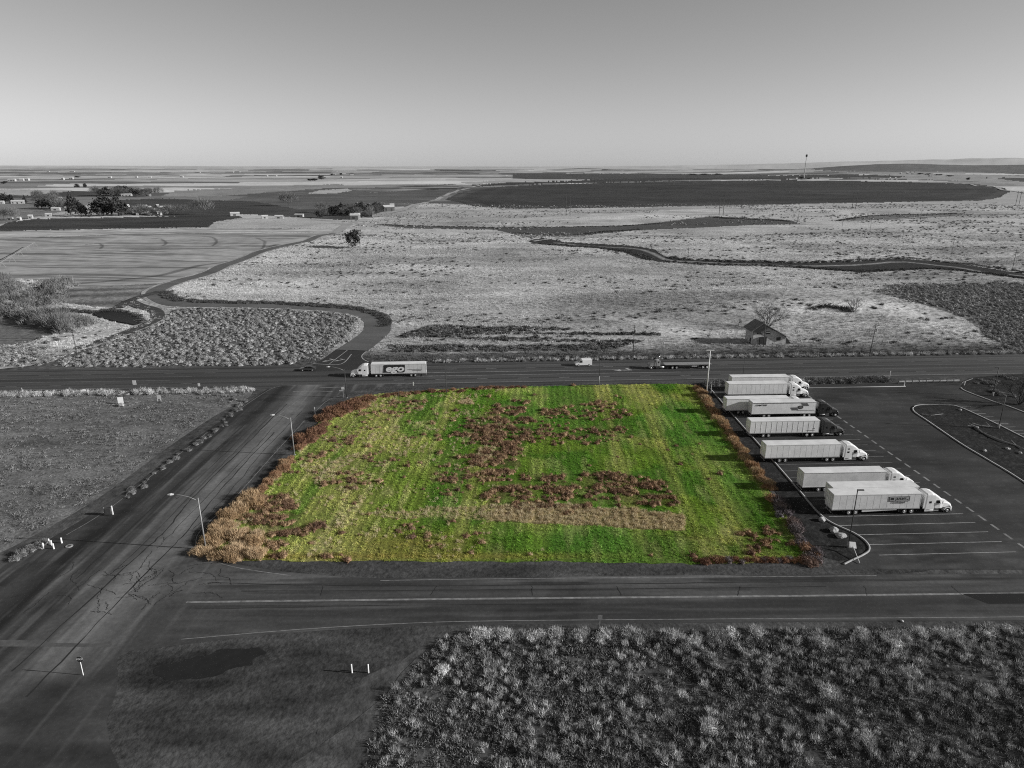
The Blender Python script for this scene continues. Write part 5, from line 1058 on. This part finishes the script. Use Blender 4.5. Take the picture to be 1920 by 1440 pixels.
hw_truck()
def flatbed():
    p = G(1333, 691, 0.0); rz = math.pi + HW_ANG; root = thing('flatbed_truck', 'empty flatbed semi truck with grey day cab driving on the highway', 'flatbed truck', (p[0] + .05, p[1] + 1.25, -0.03), rz)
    d = MB(); d.bbox(0, 14.6, -1.29, 1.29, 1.28, 1.5, .02); d.build('deck', M_alu, root)
    for s in (-1, 1): MB().box(0, 14.6, s * 1.29 - .03, s * 1.29 + .03, 1.18, 1.4).build('side_rail', M_chassis, root)
    for k in range(12): MB().box(k * 1.22 + .01, k * 1.22 + 1.21, -1.22, 1.22, 1.5, 1.52).build('deck_board', M_galv, root)
    u = MB(); u.prism([(0.3, 1.0), (10.5, .95), (12.2, 1.1), (14.5, 1.12), (14.5, 1.27), (.3, 1.27)], -.55, -.4); u.prism([(0.3, 1.0), (10.5, .95), (12.2, 1.1), (14.5, 1.12), (14.5, 1.27), (.3, 1.27)], .4, .55); u.build('underframe', M_chassis, root)
    for x in (1.4, 2.7):
        for s in (-1, 1): wheel(root, x, s * .98, .5, .56, M_white)
    for s in (-1, 1): MB().box(4.6, 6.2, s * 1.15 - .1, s * 1.15 + .1, .7, 1.15).build('tool_box', M_alu, root); MB().box(10.2, 10.35, s * .8 - .07, s * .8 + .07, .3, 1.0).build('landing_leg', M_galv, root)
    tractor(root, 14.6, MATS.setdefault('cab_grey', mat('grey_cab_paint', 0.33, .35, var=.06, coat=.4)), False, 0)
flatbed()

# ---- car and van
def small_vehicle(px, py, name, label, cat, prof, glass, L, W, H, paint, wr):
    p = G(px, py, 0.0); root = thing(name, label, cat, (p[0], p[1], -0.03), math.pi + HW_ANG)
    n = len(prof); rings = []
    for f, k in ((-1, .0), (-.93, .5), (-.6, 1), (.6, 1), (.93, .5), (1, 0)):
        rings.append([(x * (1 if k else .985), f * W / 2 * (1 if z < H * .6 else .86), z if k else z * .97 + .02) for x, z in prof])
    MB().loft(rings).build('body', paint, root, False)
    for s in (-1, 1):
        for g in glass:
            MB().add([(x, s * (W / 2 * (1.0 if z < H * .58 else .90) + .012), z) for x, z in g], [tuple(range(len(g))) if s < 0 else tuple(range(len(g) - 1, -1, -1))]).build('side_window', M_glass, root)
        for x in (L * .18, L * .81): wheel(root, x, s * (W / 2 - .1), wr, .22, M_alu)
        MB().box(L - .06, L + .0, s * W * .33 - .18, s * W * .33 + .18, H * .42, H * .5).build('headlight', M_lens, root)
        MB().box(-.01, .04, s * W * .38 - .12, s * W * .38 + .12, H * .45, H * .62).build('tail_light', M_printg, root)
    return root
car = small_vehicle(592, 694, 'sedan', 'black sedan crossing the highway junction left of the ego truck', 'car', [(0, .35), (4.7, .35), (4.75, .6), (4.6, .75), (3.5, .95), (2.75, 1.42), (1.4, 1.46), (.5, 1.05), (.05, .95)], [[(.75, .98), (3.2, .98), (2.65, 1.36), (1.45, 1.39)]], 4.7, 1.85, 1.46, M_cabblack, .33)
van = small_vehicle(1109, 685, 'cargo_van', 'white cargo van driving on the far lane of the highway', 'van', [(0, .4), (5.2, .4), (5.3, .7), (5.15, 1.05), (4.3, 1.3), (3.6, 2.05), (3.2, 2.2), (.1, 2.15), (0, 1.9)], [[(3.0, 1.25), (4.15, 1.25), (3.55, 1.95), (3.05, 1.95)]], 5.2, 1.95, 2.2, M_cabwhite, .36)
MB().add([(4.33, -.8, 1.33), (4.33, .8, 1.33), (3.66, .74, 2.02), (3.66, -.74, 2.02)], [(0, 1, 2, 3)]).build('windscreen', M_glass, van)

# ================================================================== POLES, LAMPS, SIGNS
def street_lamp(px, py, h, arm, label, pole_m=M_galv):
    p = G(px, py, 0.0); t = thing('street_lamp', label, 'street lamp', (p[0], p[1], -0.04), 0, None)
    MB().tube([(0, 0, 0), (0, 0, h)], [.13, .075], 10).build('pole', pole_m, t, True)
    MB().box(-.25, .25, -.25, .25, 0, .12).build('base', M_conc, t)
    MB().tube([(0, 0, h - .5), (-arm * .35, 0, h + .15), (-arm * .75, 0, h + .55), (-arm, 0, h + .62)], .05, 8).build('arm', M_galv, t, True)
    hd = MB(); hd.loft([[(-arm + .1, -.1, h + .56), (-arm + .1, .1, h + .56), (-arm + .1, .08, h + .7), (-arm + .1, -.08, h + .7)], [(-arm - .35, -.2, h + .52), (-arm - .35, .2, h + .52), (-arm - .35, .14, h + .76), (-arm - .35, -.14, h + .76)], [(-arm - .85, -.12, h + .56), (-arm - .85, .12, h + .56), (-arm - .85, .08, h + .66), (-arm - .85, -.08, h + .66)]]); hd.build('lamp_head', M_white, t)
street_lamp(386, 1030, 9.4, 3.9, 'grey street lamp with a long arm at the near left corner of the green field')
street_lamp(552, 853, 8.7, 3.4, 'grey street lamp on the left edge of the green field, middle of the three')
street_lamp(650, 746, 8.2, 3.9, 'dark street lamp at the highway junction near the ego truck', M_darkpole)
def util_pole(px, py, h, label, group=None, arm=1.2, m=M_wood, lean=0.0, transformer=False, r=.15):
    p = G(px, py); t = thing('utility_pole', label, 'utility pole', (p[0], p[1], p[2] - .1), 0, group)
    MB().tube([(0, 0, 0), (lean, 0, h)], [r, r * .65], 8).build('pole', m, t, True)
    if arm:
        MB().box(-arm + lean, arm + lean, -.06, .06, h - .75, h - .6).build('crossarm', M_wood, t)
        for x in (-arm + .1, 0, arm - .1): MB().tube([(x + lean, 0, h - .6), (x + lean, 0, h - .38)], .06, 6).build('insulator', M_galv, t)
    if transformer: MB().tube([(lean + .4, 0, h - 2.6), (lean + .4, 0, h - 1.6)], .25, 10).build('transformer', M_galv, t)
util_pole(1187, 663, 9.8, 'wooden pole with a white transformer on the dry grass behind the van', arm=0.5, transformer=True)
util_pole(1631, 663, 10.2, 'leaning wooden pole with transformer right of the abandoned house beside the highway', arm=0.6, lean=.5, transformer=True)
util_pole(1431, 650, 9.5, 'wooden pole standing directly in front of the abandoned house', arm=0)
util_pole(837, 737, 8.3, 'slim dark pole rising from the brown bushes right of the ego truck', arm=0, r=.1)
util_pole(1392, 714, 7.5, 'slim dark pole behind the farthest parked trailers at the highway edge', arm=0, r=.1)
util_pole(145, 669, 8.0, 'dark wooden pole beside the dirt track at the left edge', arm=.4)
util_pole(1776, 664, 3.6, 'short dark post on the far verge of the highway at the right', arm=0, r=.12)
util_pole(1615, 515, 13, 'tall wooden pole beside the canal road on the right', arm=.9)
for i, (a, b, h) in enumerate([(1898, 506, 12), (1784, 476, 11.5), (1692, 448, 11), (1631, 434, 11), (1579, 425, 10), (1497, 408, 15), (1471, 393, 10), (1290, 484, 7), (1725, 417, 12)]):
    util_pole(a, b, h, 'wooden utility pole in the line crossing the dry grassland on the right', 'utility poles crossing the dry grassland', arm=1.3)
util_pole(726, 417, 10, 'wooden pole beside the roadside farmstead', arm=.6)
def h_frame(px, py, h, w, label):
    p = G(px, py); t = thing('transmission_pole', label, 'transmission pole', p, 0, 'twin pole transmission frames')
    for s in (-1, 1): MB().tube([(s * w / 2, 0, -.5), (s * w / 2, 0, h)], [.35, .25], 6).build('pole', M_wood, t)
    MB().box(-w, w, -.2, .2, h - 2.2, h - 1.7).build('crossarm', M_wood, t)
for (a, b, h) in ((1601, 391, 23), (1352, 403, 24), (1065, 405, 26), (1907, 386, 22)): h_frame(a, b, h, 5, 'twin pole wooden transmission frame in front of the dark pivot field')
# tall mast with double lamp by the hedge top
p = G(1325, 733, 0.0); t = thing('light_mast', 'tall white light mast with a flat double head at the top of the hedge', 'light pole', (p[0], p[1], -.03))
MB().tube([(0, 0, 0), (0, 0, 11.8)], [.17, .1], 10).build('pole', M_white, t, True); MB().box(-1.1, 1.1, -.12, .12, 11.7, 11.86).build('lamp_head', M_white, t); MB().box(-.3, .3, -.3, .3, 0, .15).build('base', M_conc, t)
p = G(1123, 721, 0.0); t = thing('marker_mast', 'slim pole with a pale lower half on the field edge below the van', 'pole', (p[0], p[1], -.03))
MB().tube([(0, 0, 2.6), (0, 0, 7.4)], .07, 8).build('pole', M_darkpole, t, True); MB().tube([(0, 0, 0), (0, 0, 2.6)], .11, 8).build('sleeve', M_galv, t, True)
def lot_lamp(px, py, h, label, arm=1):
    p = G(px, py, 0.0); t = thing('parking_lamp', label, 'light pole', (p[0], p[1], 0), 0, None)
    MB().tube([(0, 0, -.1), (0, 0, 1.0)], .24, 12).build('footing', M_conc, t, True); MB().tube([(0, 0, 1.0), (0, 0, h)], .085, 8).build('pole', M_darkpole, t, True)
    MB().box(-.08, 1.0 * arm, -.13, .13, h - .05, h + .1).build('lamp_head', M_darkpole, t)
lot_lamp(1590, 1026, 10.4, 'dark parking lot lamp on a pale concrete footing in front of the nearest trailer')
lot_lamp(1872, 803, 8.7, 'dark parking lot lamp on a white footing in the traffic island')
lot_lamp(1861, 742, 8.0, 'dark parking lot lamp in the upper right planting bed', -1)
def post_sign(px, py, h, w, hh, label, m=M_sign, post=M_galv, txt=None, posts=1, name='road_sign', cat='road sign', yaw=0.0):
    p = G(px, py, 0.0); t = thing(name, label, cat, (p[0], p[1], -.05), yaw)
    for k in range(posts):
        x = 0 if posts == 1 else (-w / 2 + .08 + k * (w - .16) / (posts - 1)); MB().tube([(x, .03, 0), (x, .03, h)], .045, 6).build('post', post, t)
    MB().box(-w / 2, w / 2, -.03, 0, h - hh, h).build('sign_board', m, t)
    if txt:
        o = link('lettering', text_mesh(txt[0], txt[1], txt[2]), t); o.location = (0, -.036, h - hh / 2); o.rotation_euler = (math.radians(90), 0, 0)
    return t
post_sign(254, 730, 2.7, 1.0, 1.3, 'white rectangular road sign on a dark post at the highway edge, left of the junction', post=M_darkpole)
post_sign(374, 729, 1.7, .6, .9, 'small white road sign at the corner of the dirt lot by the junction', post=M_darkpole)
post_sign(42, 735, 1.3, .22, .5, 'short white marker post at the highway edge on the far left', name='marker_post', cat='marker post')
post_sign(227, 757, 1.9, 1.35, 1.7, 'larger tilted white notice board in the dirt lot', name='notice_board', cat='sign', yaw=.25, posts=2)
post_sign(299, 753, 1.9, 1.0, 1.1, 'white notice board on two legs in the dirt lot, right of the tilted one', name='notice_board', cat='sign', posts=2, post=M_white)
t = post_sign(644, 745, 3.0, .8, .7, 'white road sign on a thin post beside the dark junction street lamp', post=M_galv)
MB().box(-1.0, .1, -.04, -.01, 1.85, 2.02).build('street_name_blade', M_sign, t)
post_sign(776, 737, 3.3, .28, 1.1, 'narrow white edge-on sign above the brown verge bushes', post=M_darkpole)
post_sign(591, 779, 2.3, .22, .6, 'thin white delineator post at the bend of the side road', name='delineator', cat='marker post')
post_sign(748, 752, 3.6, .16, .2, 'thin brown post standing in the brown bushes', m=M_wood, post=M_wood, name='wood_post', cat='post')
post_sign(1124, 1180, 2.3, .62, .75, 'grey road sign seen from behind on a thin post below the front road', m=M_signback)
post_sign(1668, 708, 2.1, .25, .25, 'leaning white post at the right end of the grey bushes', m=M_white, post=M_white, name='marker_post', cat='marker post')
post_sign(1333, 737, 2.6, .14, .2, 'short white post beside the light mast at the top of the hedge', m=M_white, post=M_white, name='marker_post', cat='marker post')
# stop sign
p = G(156, 1266, 0.0); t = thing('stop_sign', 'octagonal dark stop sign on a white post at the bottom left', 'stop sign', (p[0], p[1], -.05))
MB().tube([(0, .03, 0), (0, .03, 2.4)], .045, 6).build('post', M_white, t)
oc = [(.42 * math.cos(math.radians(22.5 + 45 * k)), .42 * math.sin(math.radians(22.5 + 45 * k))) for k in range(8)]
MB().loft([[(a, 0.0, 2.42 + b) for a, b in oc], [(a, -.02, 2.42 + b) for a, b in oc]]).build('sign_board', M_signd, t)
MB().loft([[(a * 1.06, .012, 2.42 + b * 1.06) for a, b in oc], [(a * 1.06, -.008, 2.42 + b * 1.06) for a, b in oc]]).build('sign_rim', M_signback, t)
o = link('lettering', text_mesh('STOP', 0.33, M_sign, 0, .01), t); o.location = (0, -.026, 2.42); o.rotation_euler = (math.radians(90), 0, 0)
# fallen sign in the mulch bed, boulders
p = G(1612, 1057, 0.0); q = G(1596, 1031, 0.0); t = thing('fallen_sign', 'white sign on a long post lying tilted in the mulch bed', 'sign', (p[0], p[1], 0))
dx, dy = q[0] - p[0], q[1] - p[1]
MB().tube([(0, 0, .1), (dx * .9, dy * .9, 1.0)], .05, 6).build('post', M_white, t)
MB().add([(dx * .9 - .5, dy * .9 - .3, .8), (dx * .9 + .4, dy * .9 - .5, .8), (dx * .9 + .5, dy * .9 + .3, 1.5), (dx * .9 - .4, dy * .9 + .5, 1.5), (dx * .9 - .5, dy * .9 - .28, .77), (dx * .9 + .4, dy * .9 - .48, .77), (dx * .9 + .5, dy * .9 + .32, 1.47), (dx * .9 - .4, dy * .9 + .52, 1.47)], [(0, 1, 2, 3), (7, 6, 5, 4), (0, 4, 5, 1), (1, 5, 6, 2), (2, 6, 7, 3), (3, 7, 4, 0)]).build('sign_board', M_sign, t)
def rock(px, py, s, label, group=None, seed=0, name='boulder', m=M_rock):
    g = np.random.default_rng(seed); import bmesh
    bm = bmesh.new(); bmesh.ops.create_icosphere(bm, subdivisions=2, radius=1)
    for v in bm.verts:
        k = 1 + .22 * math.sin(3.1 * v.co.x + seed) * math.cos(2.7 * v.co.y + seed) + g.normal(0, .06); v.co = v.co * k; v.co.z = max(v.co.z * .75, -.4)
    me = bpy.data.meshes.new(name); bm.to_mesh(me); bm.free(); me.materials.append(m)
    p = G(px, py, 0.0); o = thing(name, label, 'boulder', (p[0], p[1], .25 * s), rnd.random() * 6, group, me); o.scale = (s * rnd.uniform(.8, 1.2), s, s * rnd.uniform(.7, 1))
rock(1563, 996, .8, 'pale boulder in the mulch bed, left of the parking lot lamp', seed=1)
rock(1576, 1006, .8, 'second pale boulder in the mulch bed touching the lamp side', seed=2)
rock(1541, 976, .65, 'white topped rock beside the nearest trailer in the mulch bed', seed=3)
rock(1800, 769, .5, 'small rock near the top of the traffic island', seed=4)
for i, (a, b, s) in enumerate([(1846, 846, .45), (1889, 842, .5), (1831, 802, .45), (1912, 850, .5)]): rock(a, b, s, 'small pale rock lying in the traffic island', 'small pale rocks in the traffic island', 10 + i)
for i, (a, b, s) in enumerate([(1233, 1212, .38), (1225, 1228, .3), (1682, 1198, .4), (1842, 1190, .3), (1600, 1190, .22)]): rock(a, b, s, 'pale stone lying in the foreground weeds', 'pale stones in the foreground weeds', 20 + i)
for i in range(11): rock(70 + i * 13.5 + rnd.uniform(-3, 3), 735 + rnd.uniform(-1, 1), rnd.uniform(.35, .75), 'pale rounded rock in the row below the highway at the far left', 'pale rocks along the highway edge', 40 + i)
rock(1691, 1165, .22, 'small white stone on the front road shoulder', seed=60)
rock(228, 761, .9, 'pale rock heap at the foot of the tilted notice board', seed=61)
def branch(px, w, label, seed):
    g = random.Random(seed); P = [G(a, b, 0.0) for a, b in px]; o = P[0]; t = MB(); pts = [(q[0] - o[0], q[1] - o[1], .12 + abs(g.gauss(0, .15))) for q in P]
    t.tube(pts, [w * (1 - .6 * i / len(pts)) for i in range(len(pts))], 7)
    for i in range(1, len(pts) - 1): t.tube([pts[i], (pts[i][0] + g.gauss(0, 1), pts[i][1] + g.gauss(0, .7), .6 + g.random() * .5)], [w * .5, w * .2], 5)
    thing('dead_branch', label, 'branch', (o[0], o[1], .02), 0, None, t.mesh('dead_branch', M_wood2))
branch([(1814, 801), (1828, 802), (1842, 812), (1858, 820), (1880, 829), (1905, 836), (1918, 843)], .16, 'long pale twisted dead branch lying across the traffic island', 1)
branch([(1822, 797), (1838, 800), (1856, 801), (1868, 803)], .12, 'short pale dead branch near the white footing of the island lamp', 2)
branch([(1728, 777), (1745, 781), (1768, 778)], .1, 'small dead branch at the rounded tip of the traffic island', 3)
# roadside posts at the left
def bollard(px, py, h, label, group, m=M_white, r=.12):
    p = G(px, py, 0.0); t = thing('bollard', label, 'bollard', (p[0], p[1], -.05), 0, group, MB().tube([(0, 0, 0), (0, 0, h), (0, 0, h + .04)], [r, r, r * .6], 10).mesh('bollard', m))
for (a, b, h) in ((82, 1028, 1.0), (93, 1021, 1.1), (101, 1029, 1.0), (97, 1022, .9), (116, 1018, 1.0)): bollard(a, b, h, 'white post in the cluster at the left roadside', 'white posts clustered at the left roadside')
for (a, b) in ((660, 1261), (691, 1261)): bollard(a, b, 1.25, 'white post of the pair standing in the gravel at the bottom', 'pair of white posts in the gravel', r=.09)
bollard(1695, 724, 1.1, 'white bollard at the left end of the low guard rail', None)
t = thing('utility_cabinet', 'dark utility cabinet between two white posts on the dirt lot edge', 'cabinet', (*G(206, 965, 0.0)[:2], -.05), .2)
MB().bbox(-.65, .35, -.3, .3, .2, 1.45, .03).build('cabinet', M_signd, t); MB().box(.45, .6, -.1, .1, 0, 1.75).build('post', M_white, t); MB().box(-.85, -.75, -.08, .08, 0, 1.6).build('post', M_galv, t)
t = thing('manhole_cover', 'round pale manhole ring at the left roadside', 'manhole', (*G(130, 1024, 0.0)[:2], -.03))
MB().tube([(0, 0, 0), (0, 0, .1)], .55, 18).build('ring', M_conc, t); MB().tube([(0, 0, .1), (0, 0, .12)], .28, 14).build('lid', M_signd, t)
# low guard rail at the top of the lot
a, b = G(1684, 719, 0.0), G(1800, 716.5, 0.0); t = thing('guard_rail', 'low guard rail of short beams along the top of the parking lot', 'guard rail', (a[0], a[1], -.03), math.atan2(b[1] - a[1], b[0] - a[0]))
LN = math.hypot(b[0] - a[0], b[1] - a[1]); nb = 9
for k in range(nb):
    MB().bbox(k * LN / nb + .12, (k + 1) * LN / nb - .12, -.12, .12, .5, .78, .02).build('beam', M_conc if k == 5 else M_board, t)
for k in range(nb + 1): MB().box(k * LN / nb - .1, k * LN / nb + .1, -.1, .1, 0, .85).build('post', M_wood, t)
p = G(1808, 722, 0.0); t = thing('barrier_gate', 'white tilted barrier arm at the right end of the guard rail', 'barrier', (p[0], p[1], -.03))
MB().tube([(0, 0, 0), (0, 0, 1.2)], .12, 8).build('post', M_white, t); MB().tube([(-.8, 0, .8), (2.0, 0, 2.0)], .09, 6).build('arm', M_white, t); MB().tube([(-.9, .2, 0), (-.2, .1, 1.1)], .07, 6).build('brace', M_white, t)

# ================================================================== ABANDONED HOUSE
def house():
    p = G(1410, 646); rz = HW_ANG; t = thing('abandoned_house', 'abandoned wooden house with a lopsided gable roof beside the highway', 'house', (p[0], p[1], p[2] - .25), rz)
    L, D = 12.0, 6.5; pk = 2.4
    front = [(0, 0), (L, 0), (L, 3.0), (pk + .6, 7.8), (0, 5.6)]
    MB().loft([[(x, 0.0, z) for x, z in front], [(x, D, z) for x, z in front]]).build('wall', M_barnd, t)
    bm_ = 0.42
    for k in range(int(7.6 / bm_)):                         # weather boards, each its own piece
        z0 = k * bm_; z1 = z0 + bm_ - .03
        def xr(z): return L if z <= 3.0 else L - (z - 3.0) / 4.8 * (L - pk - .6)
        def xl(z): return 0 if z <= 5.6 else (z - 5.6) / 2.2 * (pk + .6)
        zt = z1; MB().box(xl(zt) + .05, xr(zt) - .05, -.045, -.004, z0, z1).build('board', M_board, t)
    for k in range(int(5.4 / bm_)): MB().box(-.045, -.004, .02, D - .02, k * bm_, k * bm_ + bm_ - .03).build('board', M_board, t)
    MB().box(L + .004, L + .03, .02, D - .02, .05, 2.9).build('end_boards', M_board, t)
    def slab(x0, z0, x1, z1, nm):
        n = Vector((-(z1 - z0), 0, x1 - x0)).normalized() * .16
        MB().loft([[(x0, y, z0), (x1, y, z1), (x1 + n.x, y, z1 + n.z), (x0 + n.x, y, z0 + n.z)] for y in (-.9, D + .4)]).build('roof_slope', M_roof, t)
    slab(-1.0, 4.95, pk + .62, 7.83, 'l'); slab(pk + .62, 7.83, L + .8, 2.6, 'r')
    MB().prism([(pk - 2.9, 5.2), (pk + .6, 7.7), (pk + 2.4, 6.8), (pk - .4, 4.2)], -.85, -.06).build('gable_canopy', M_boarddark, t)
    for (x, z, w, h) in ((1.4, 4.0, 1.6, .9), (4.5, 4.05, 1.5, .75), (8.6, 1.7, 1.3, 1.0)):
        f = MB().box(x - .1, x + w + .1, -.07, -.046, z - .1, z + h + .1).build('window', M_boarddark, t)
        MB().box(x, x + w, -.09, -.071, z + (.3 if z > 3 else 0), z + h * (.75 if z > 3 else 1)).build('pane', M_sign if z > 3 else M_signd, f)
    MB().box(-.075, -.046, 1.2, 2.4, 0.1, 2.3).build('door', M_boarddark, t)
    MB().box(2.4, 4.8, -.6, -.1, 0, 3.0).build('porch_post', M_boarddark, t)
    MB().prism([(L + .1, 0), (L + 2.2, 0), (L + 1.6, 1.1), (L + .7, 2.2), (L + .1, 2.6)], .5, 4.5).build('lean_to', M_boarddark, t)
house()
# ================================================================== FAR FARM BUILDINGS
def barn(px, py, w, d, h, label, group=None, wall=M_barn, roof=M_roofl, yaw=0.0, name='farm_building'):
    p = G(px, py); t = thing(name, label, 'building', (p[0], p[1], p[2] - .3), yaw, group)
    w, d, h = w * .75, d * .75, h * .85
    MB().box(-w / 2, w / 2, 0, d, 0, h).build('wall', wall, t)
    r = h * .45; o = .3
    MB().loft([[(x, -o, h), (x, d / 2, h + r), (x, d + o, h), (x, d / 2, h + r - .3)] for x in (-w / 2 - o, w / 2 + o)]).build('roof', roof, t)
    for s in (-1, 1): MB().add([(s * w / 2, 0, h), (s * w / 2, d, h), (s * w / 2, d / 2, h + r - .3)], [(0, 1, 2)]).build('gable', wall, t)
    n = max(1, int(w / 6))
    for k in range(n): MB().box(-w / 2 + (k + .3) * w / n, -w / 2 + (k + .6) * w / n, -.06, -.01, h * .2 if k % 2 == 0 else 0.05, h * .7).build('window' if k % 2 == 0 else 'door', M_signd, t)
for (a, b, w, d, h, lab, wl_) in [
        (33, 382, 24, 10, 5, 'low white house beside the dark trees at the left edge', M_barn), (3, 382, 8, 7, 4, 'small white shed at the very left edge of the farms', M_barn),
        (98, 378, 34, 14, 6, 'long white roofed barn amid the left farm trees', M_barn), (111, 377, 8, 8, 6, 'white gabled house at the right end of the long barn', M_barn),
        (80, 382, 18, 9, 4, 'grey shed in front of the long white barn', M_barnd), (104, 395, 14, 7, 4, 'pale shed below the long white barn', M_barn), (118, 389, 6, 6, 5, 'small white house between the conifers', M_barn),
        (18, 413, 8, 4, 3.5, 'white trailer home, leftmost of the pair near the left edge', M_barn), (35, 413, 5, 4, 3.5, 'white square shed near the left edge', M_barn), (57, 410, 6, 4, 4, 'small white shed along the left farm lane', M_barn), (91, 406, 9, 5, 3.5, 'white trailer beside the left farm lane', M_barn),
        (208, 367, 6, 6, 7, 'white gabled house amid the upper grove', M_barn), (237, 368, 26, 8, 4.5, 'long white building below the upper grove', M_barn), (276, 368, 14, 8, 4.5, 'white barn at the right end of the upper grove', M_barn), (200, 356, 8, 6, 5, 'white roof above the upper grove', M_barn),
        (646, 394, 11, 8, 5, 'white house behind the roadside farm grove', M_barn), (664, 412, 12, 8, 6, 'grey fronted barn at the road bend of the farmstead', M_barnd), (671, 411, 8, 6, 6, 'white shed nearest the farm road at the farmstead', M_barn), (687, 407, 20, 9, 6, 'long white roofed barn in the roadside farmstead', M_barnd),
        (730, 396, 20, 13, 7, 'large white barn at the right end of the roadside farmstead', M_barnd), (735, 389, 8, 7, 5, 'small white shed behind the large barn', M_barn), (675, 402, 9, 7, 5, 'small white house amid the farmstead grove', M_barn),
        (441, 405, 14, 6, 4, 'white shed alone at the dark field corner', M_barn), (523, 410, 12, 5, 3.5, 'white trailer home left of the roadside farmstead', M_barn), (560, 407, 14, 5, 3.5, 'low white shed left of the roadside farmstead', M_barn), (497, 410, 9, 5, 3.5, 'leftmost small shed in the lane of sheds before the farmstead', M_barn)]:
    barn(a, b, w, d, h, lab, None, wl_, M_roofl, rnd.uniform(-.2, .5))
for i in range(34):                                        # junk yard of small sheds and vehicles between the groves
    a, b = rnd.uniform(226, 312), rnd.uniform(387, 404)
    barn(a, b, rnd.uniform(4, 9), rnd.uniform(3, 6), rnd.uniform(2, 3.5), 'small pale shed in the cluttered yard right of the dark tree clump', 'sheds in the cluttered farmyard', rnd.choice([M_barn, M_barn, M_barnd]), M_roofl, rnd.uniform(0, 3), 'shed')
for i, (a, b, w) in enumerate([(18, 340, 20), (24, 340, 22), (40, 339, 20), (48, 338.5, 30), (117, 337, 12), (133, 336, 20), (135, 322.5, 60), (90, 322.5, 30), (205, 334, 20), (255, 333.5, 16), (280, 333.5, 22), (340, 332.5, 20), (430, 323.5, 90), (445, 323, 60), (370, 324, 60), (600, 333, 14), (640, 334, 14), (625, 328, 40), (645, 328, 30), (660, 329, 30), (500, 331, 14), (517, 331, 14), (1745, 331, 16), (1690, 326.5, 10), (1702, 326.5, 12), (1712, 327, 12), (950, 332, 16)]):
    barn(a, b, w, 14, 8, 'distant white farm building near the horizon', 'distant white farm buildings', M_barn, M_roofl, rnd.uniform(-.2, .2))
for i, (a, b, h, w) in enumerate([(582, 339, 9, 30), (590, 339, 10, 26), (602, 337, 18, 34), (622, 329, 12, 20), (640, 328, 12, 24), (660, 328, 12, 30), (1300, 328.5, 9, 60), (1320, 328, 9, 60), (1345, 328, 9, 60), (1650, 316, 10, 60), (1670, 314, 10, 60), (1690, 312, 9, 50), (1740, 310, 16, 50), (1725, 327, 8, 40), (1740, 328, 8, 40), (1760, 329, 8, 40), (1780, 331, 7, 40), (1503, 336, 10, 34), (1515, 337, 9, 20), (1815, 338, 12, 16), (145, 352, 10, 16), (160, 352, 13, 12), (9, 345, 10, 20), (145, 333, 8, 30)]):
    leafy(a, b, h, w, 'distant dark tree clump near the horizon', 'distant tree clumps near the horizon', False, i)
# towers
p = G(1507, 337); t = thing('radio_tower', 'tall slender tower with a bulky head at the edge of the dark pivot field', 'tower', p)
MB().tube([(0, 0, 0), (0, 0, 96)], [2.2, 1.2], 8).build('mast', M_galv, t); MB().tube([(0, 0, 94), (0, 0, 97), (0, 0, 103), (0, 0, 105)], [1.5, 4.2, 4.2, 2], 10).build('antenna_head', M_signd, t); MB().box(-12, 12, -6, 6, 0, 6).build('base_hut', M_barnd, t)
p = G(1714, 308); t = thing('radio_tower', 'small distant mast on the far right ridge', 'tower', p)
MB().tube([(0, 0, 0), (0, 0, 70)], [1.8, .9], 6).build('mast', M_galv, t); MB().box(-5, 5, -2, 2, 54, 60).build('antenna_head', M_galv, t)
# irrigation pivots
def pivot(pa, pb, label, n=7, h=3.6, r=.16):
    a, b = G(*pa), G(*pb); t = thing('irrigation_pivot', label, 'irrigation pivot', (a[0], a[1], a[2]), math.atan2(b[1] - a[1], b[0] - a[0])); L = math.hypot(b[0] - a[0], b[1] - a[1]); dz = b[2] - a[2]
    MB().tube([(0, 0, h), (L, 0, h + dz)], r, 6).build('pipe', M_galv, t)
    for k in range(n + 1):
        x = L * k / n; z = dz * k / n; q = MB()
        q.tube([(x, -1.8, z - .3), (x, 0, z + h)], .12, 5); q.tube([(x, 1.8, z - .3), (x, 0, z + h)], .12, 5); q.build('support', M_galv, t)
        if k < n: MB().tube([(x, 0, z + h), (x + L / n / 2, 0, z + dz / n / 2 + h - 1.0), (x + L / n, 0, z + dz / n + h)], .05, 4).build('truss', M_galv, t)
pivot((66, 463), (-40, 530), 'white pivot irrigation pipe crossing the stubble field at the left edge', 6, 3.4, .2)
pivot((1306, 362), (1740, 362), 'long pivot irrigation pipe with supports in the dark round field', 10, 4.5, .22)
# power line at the left edge
a = G(145, 669); b = G(-60, 672); t = thing('power_line', 'thin wires running left from the dark wooden pole at the left edge', 'power line', (0, 0, 0))
for dz in (7.3, 6.6):
    pts = [(a[0] + (b[0] - a[0]) * k / 8, a[1] + (b[1] - a[1]) * k / 8, a[2] + dz - .9 * math.sin(math.pi * k / 8)) for k in range(9)]; MB().tube(pts, .03, 4).build('wire', M_chassis, t)
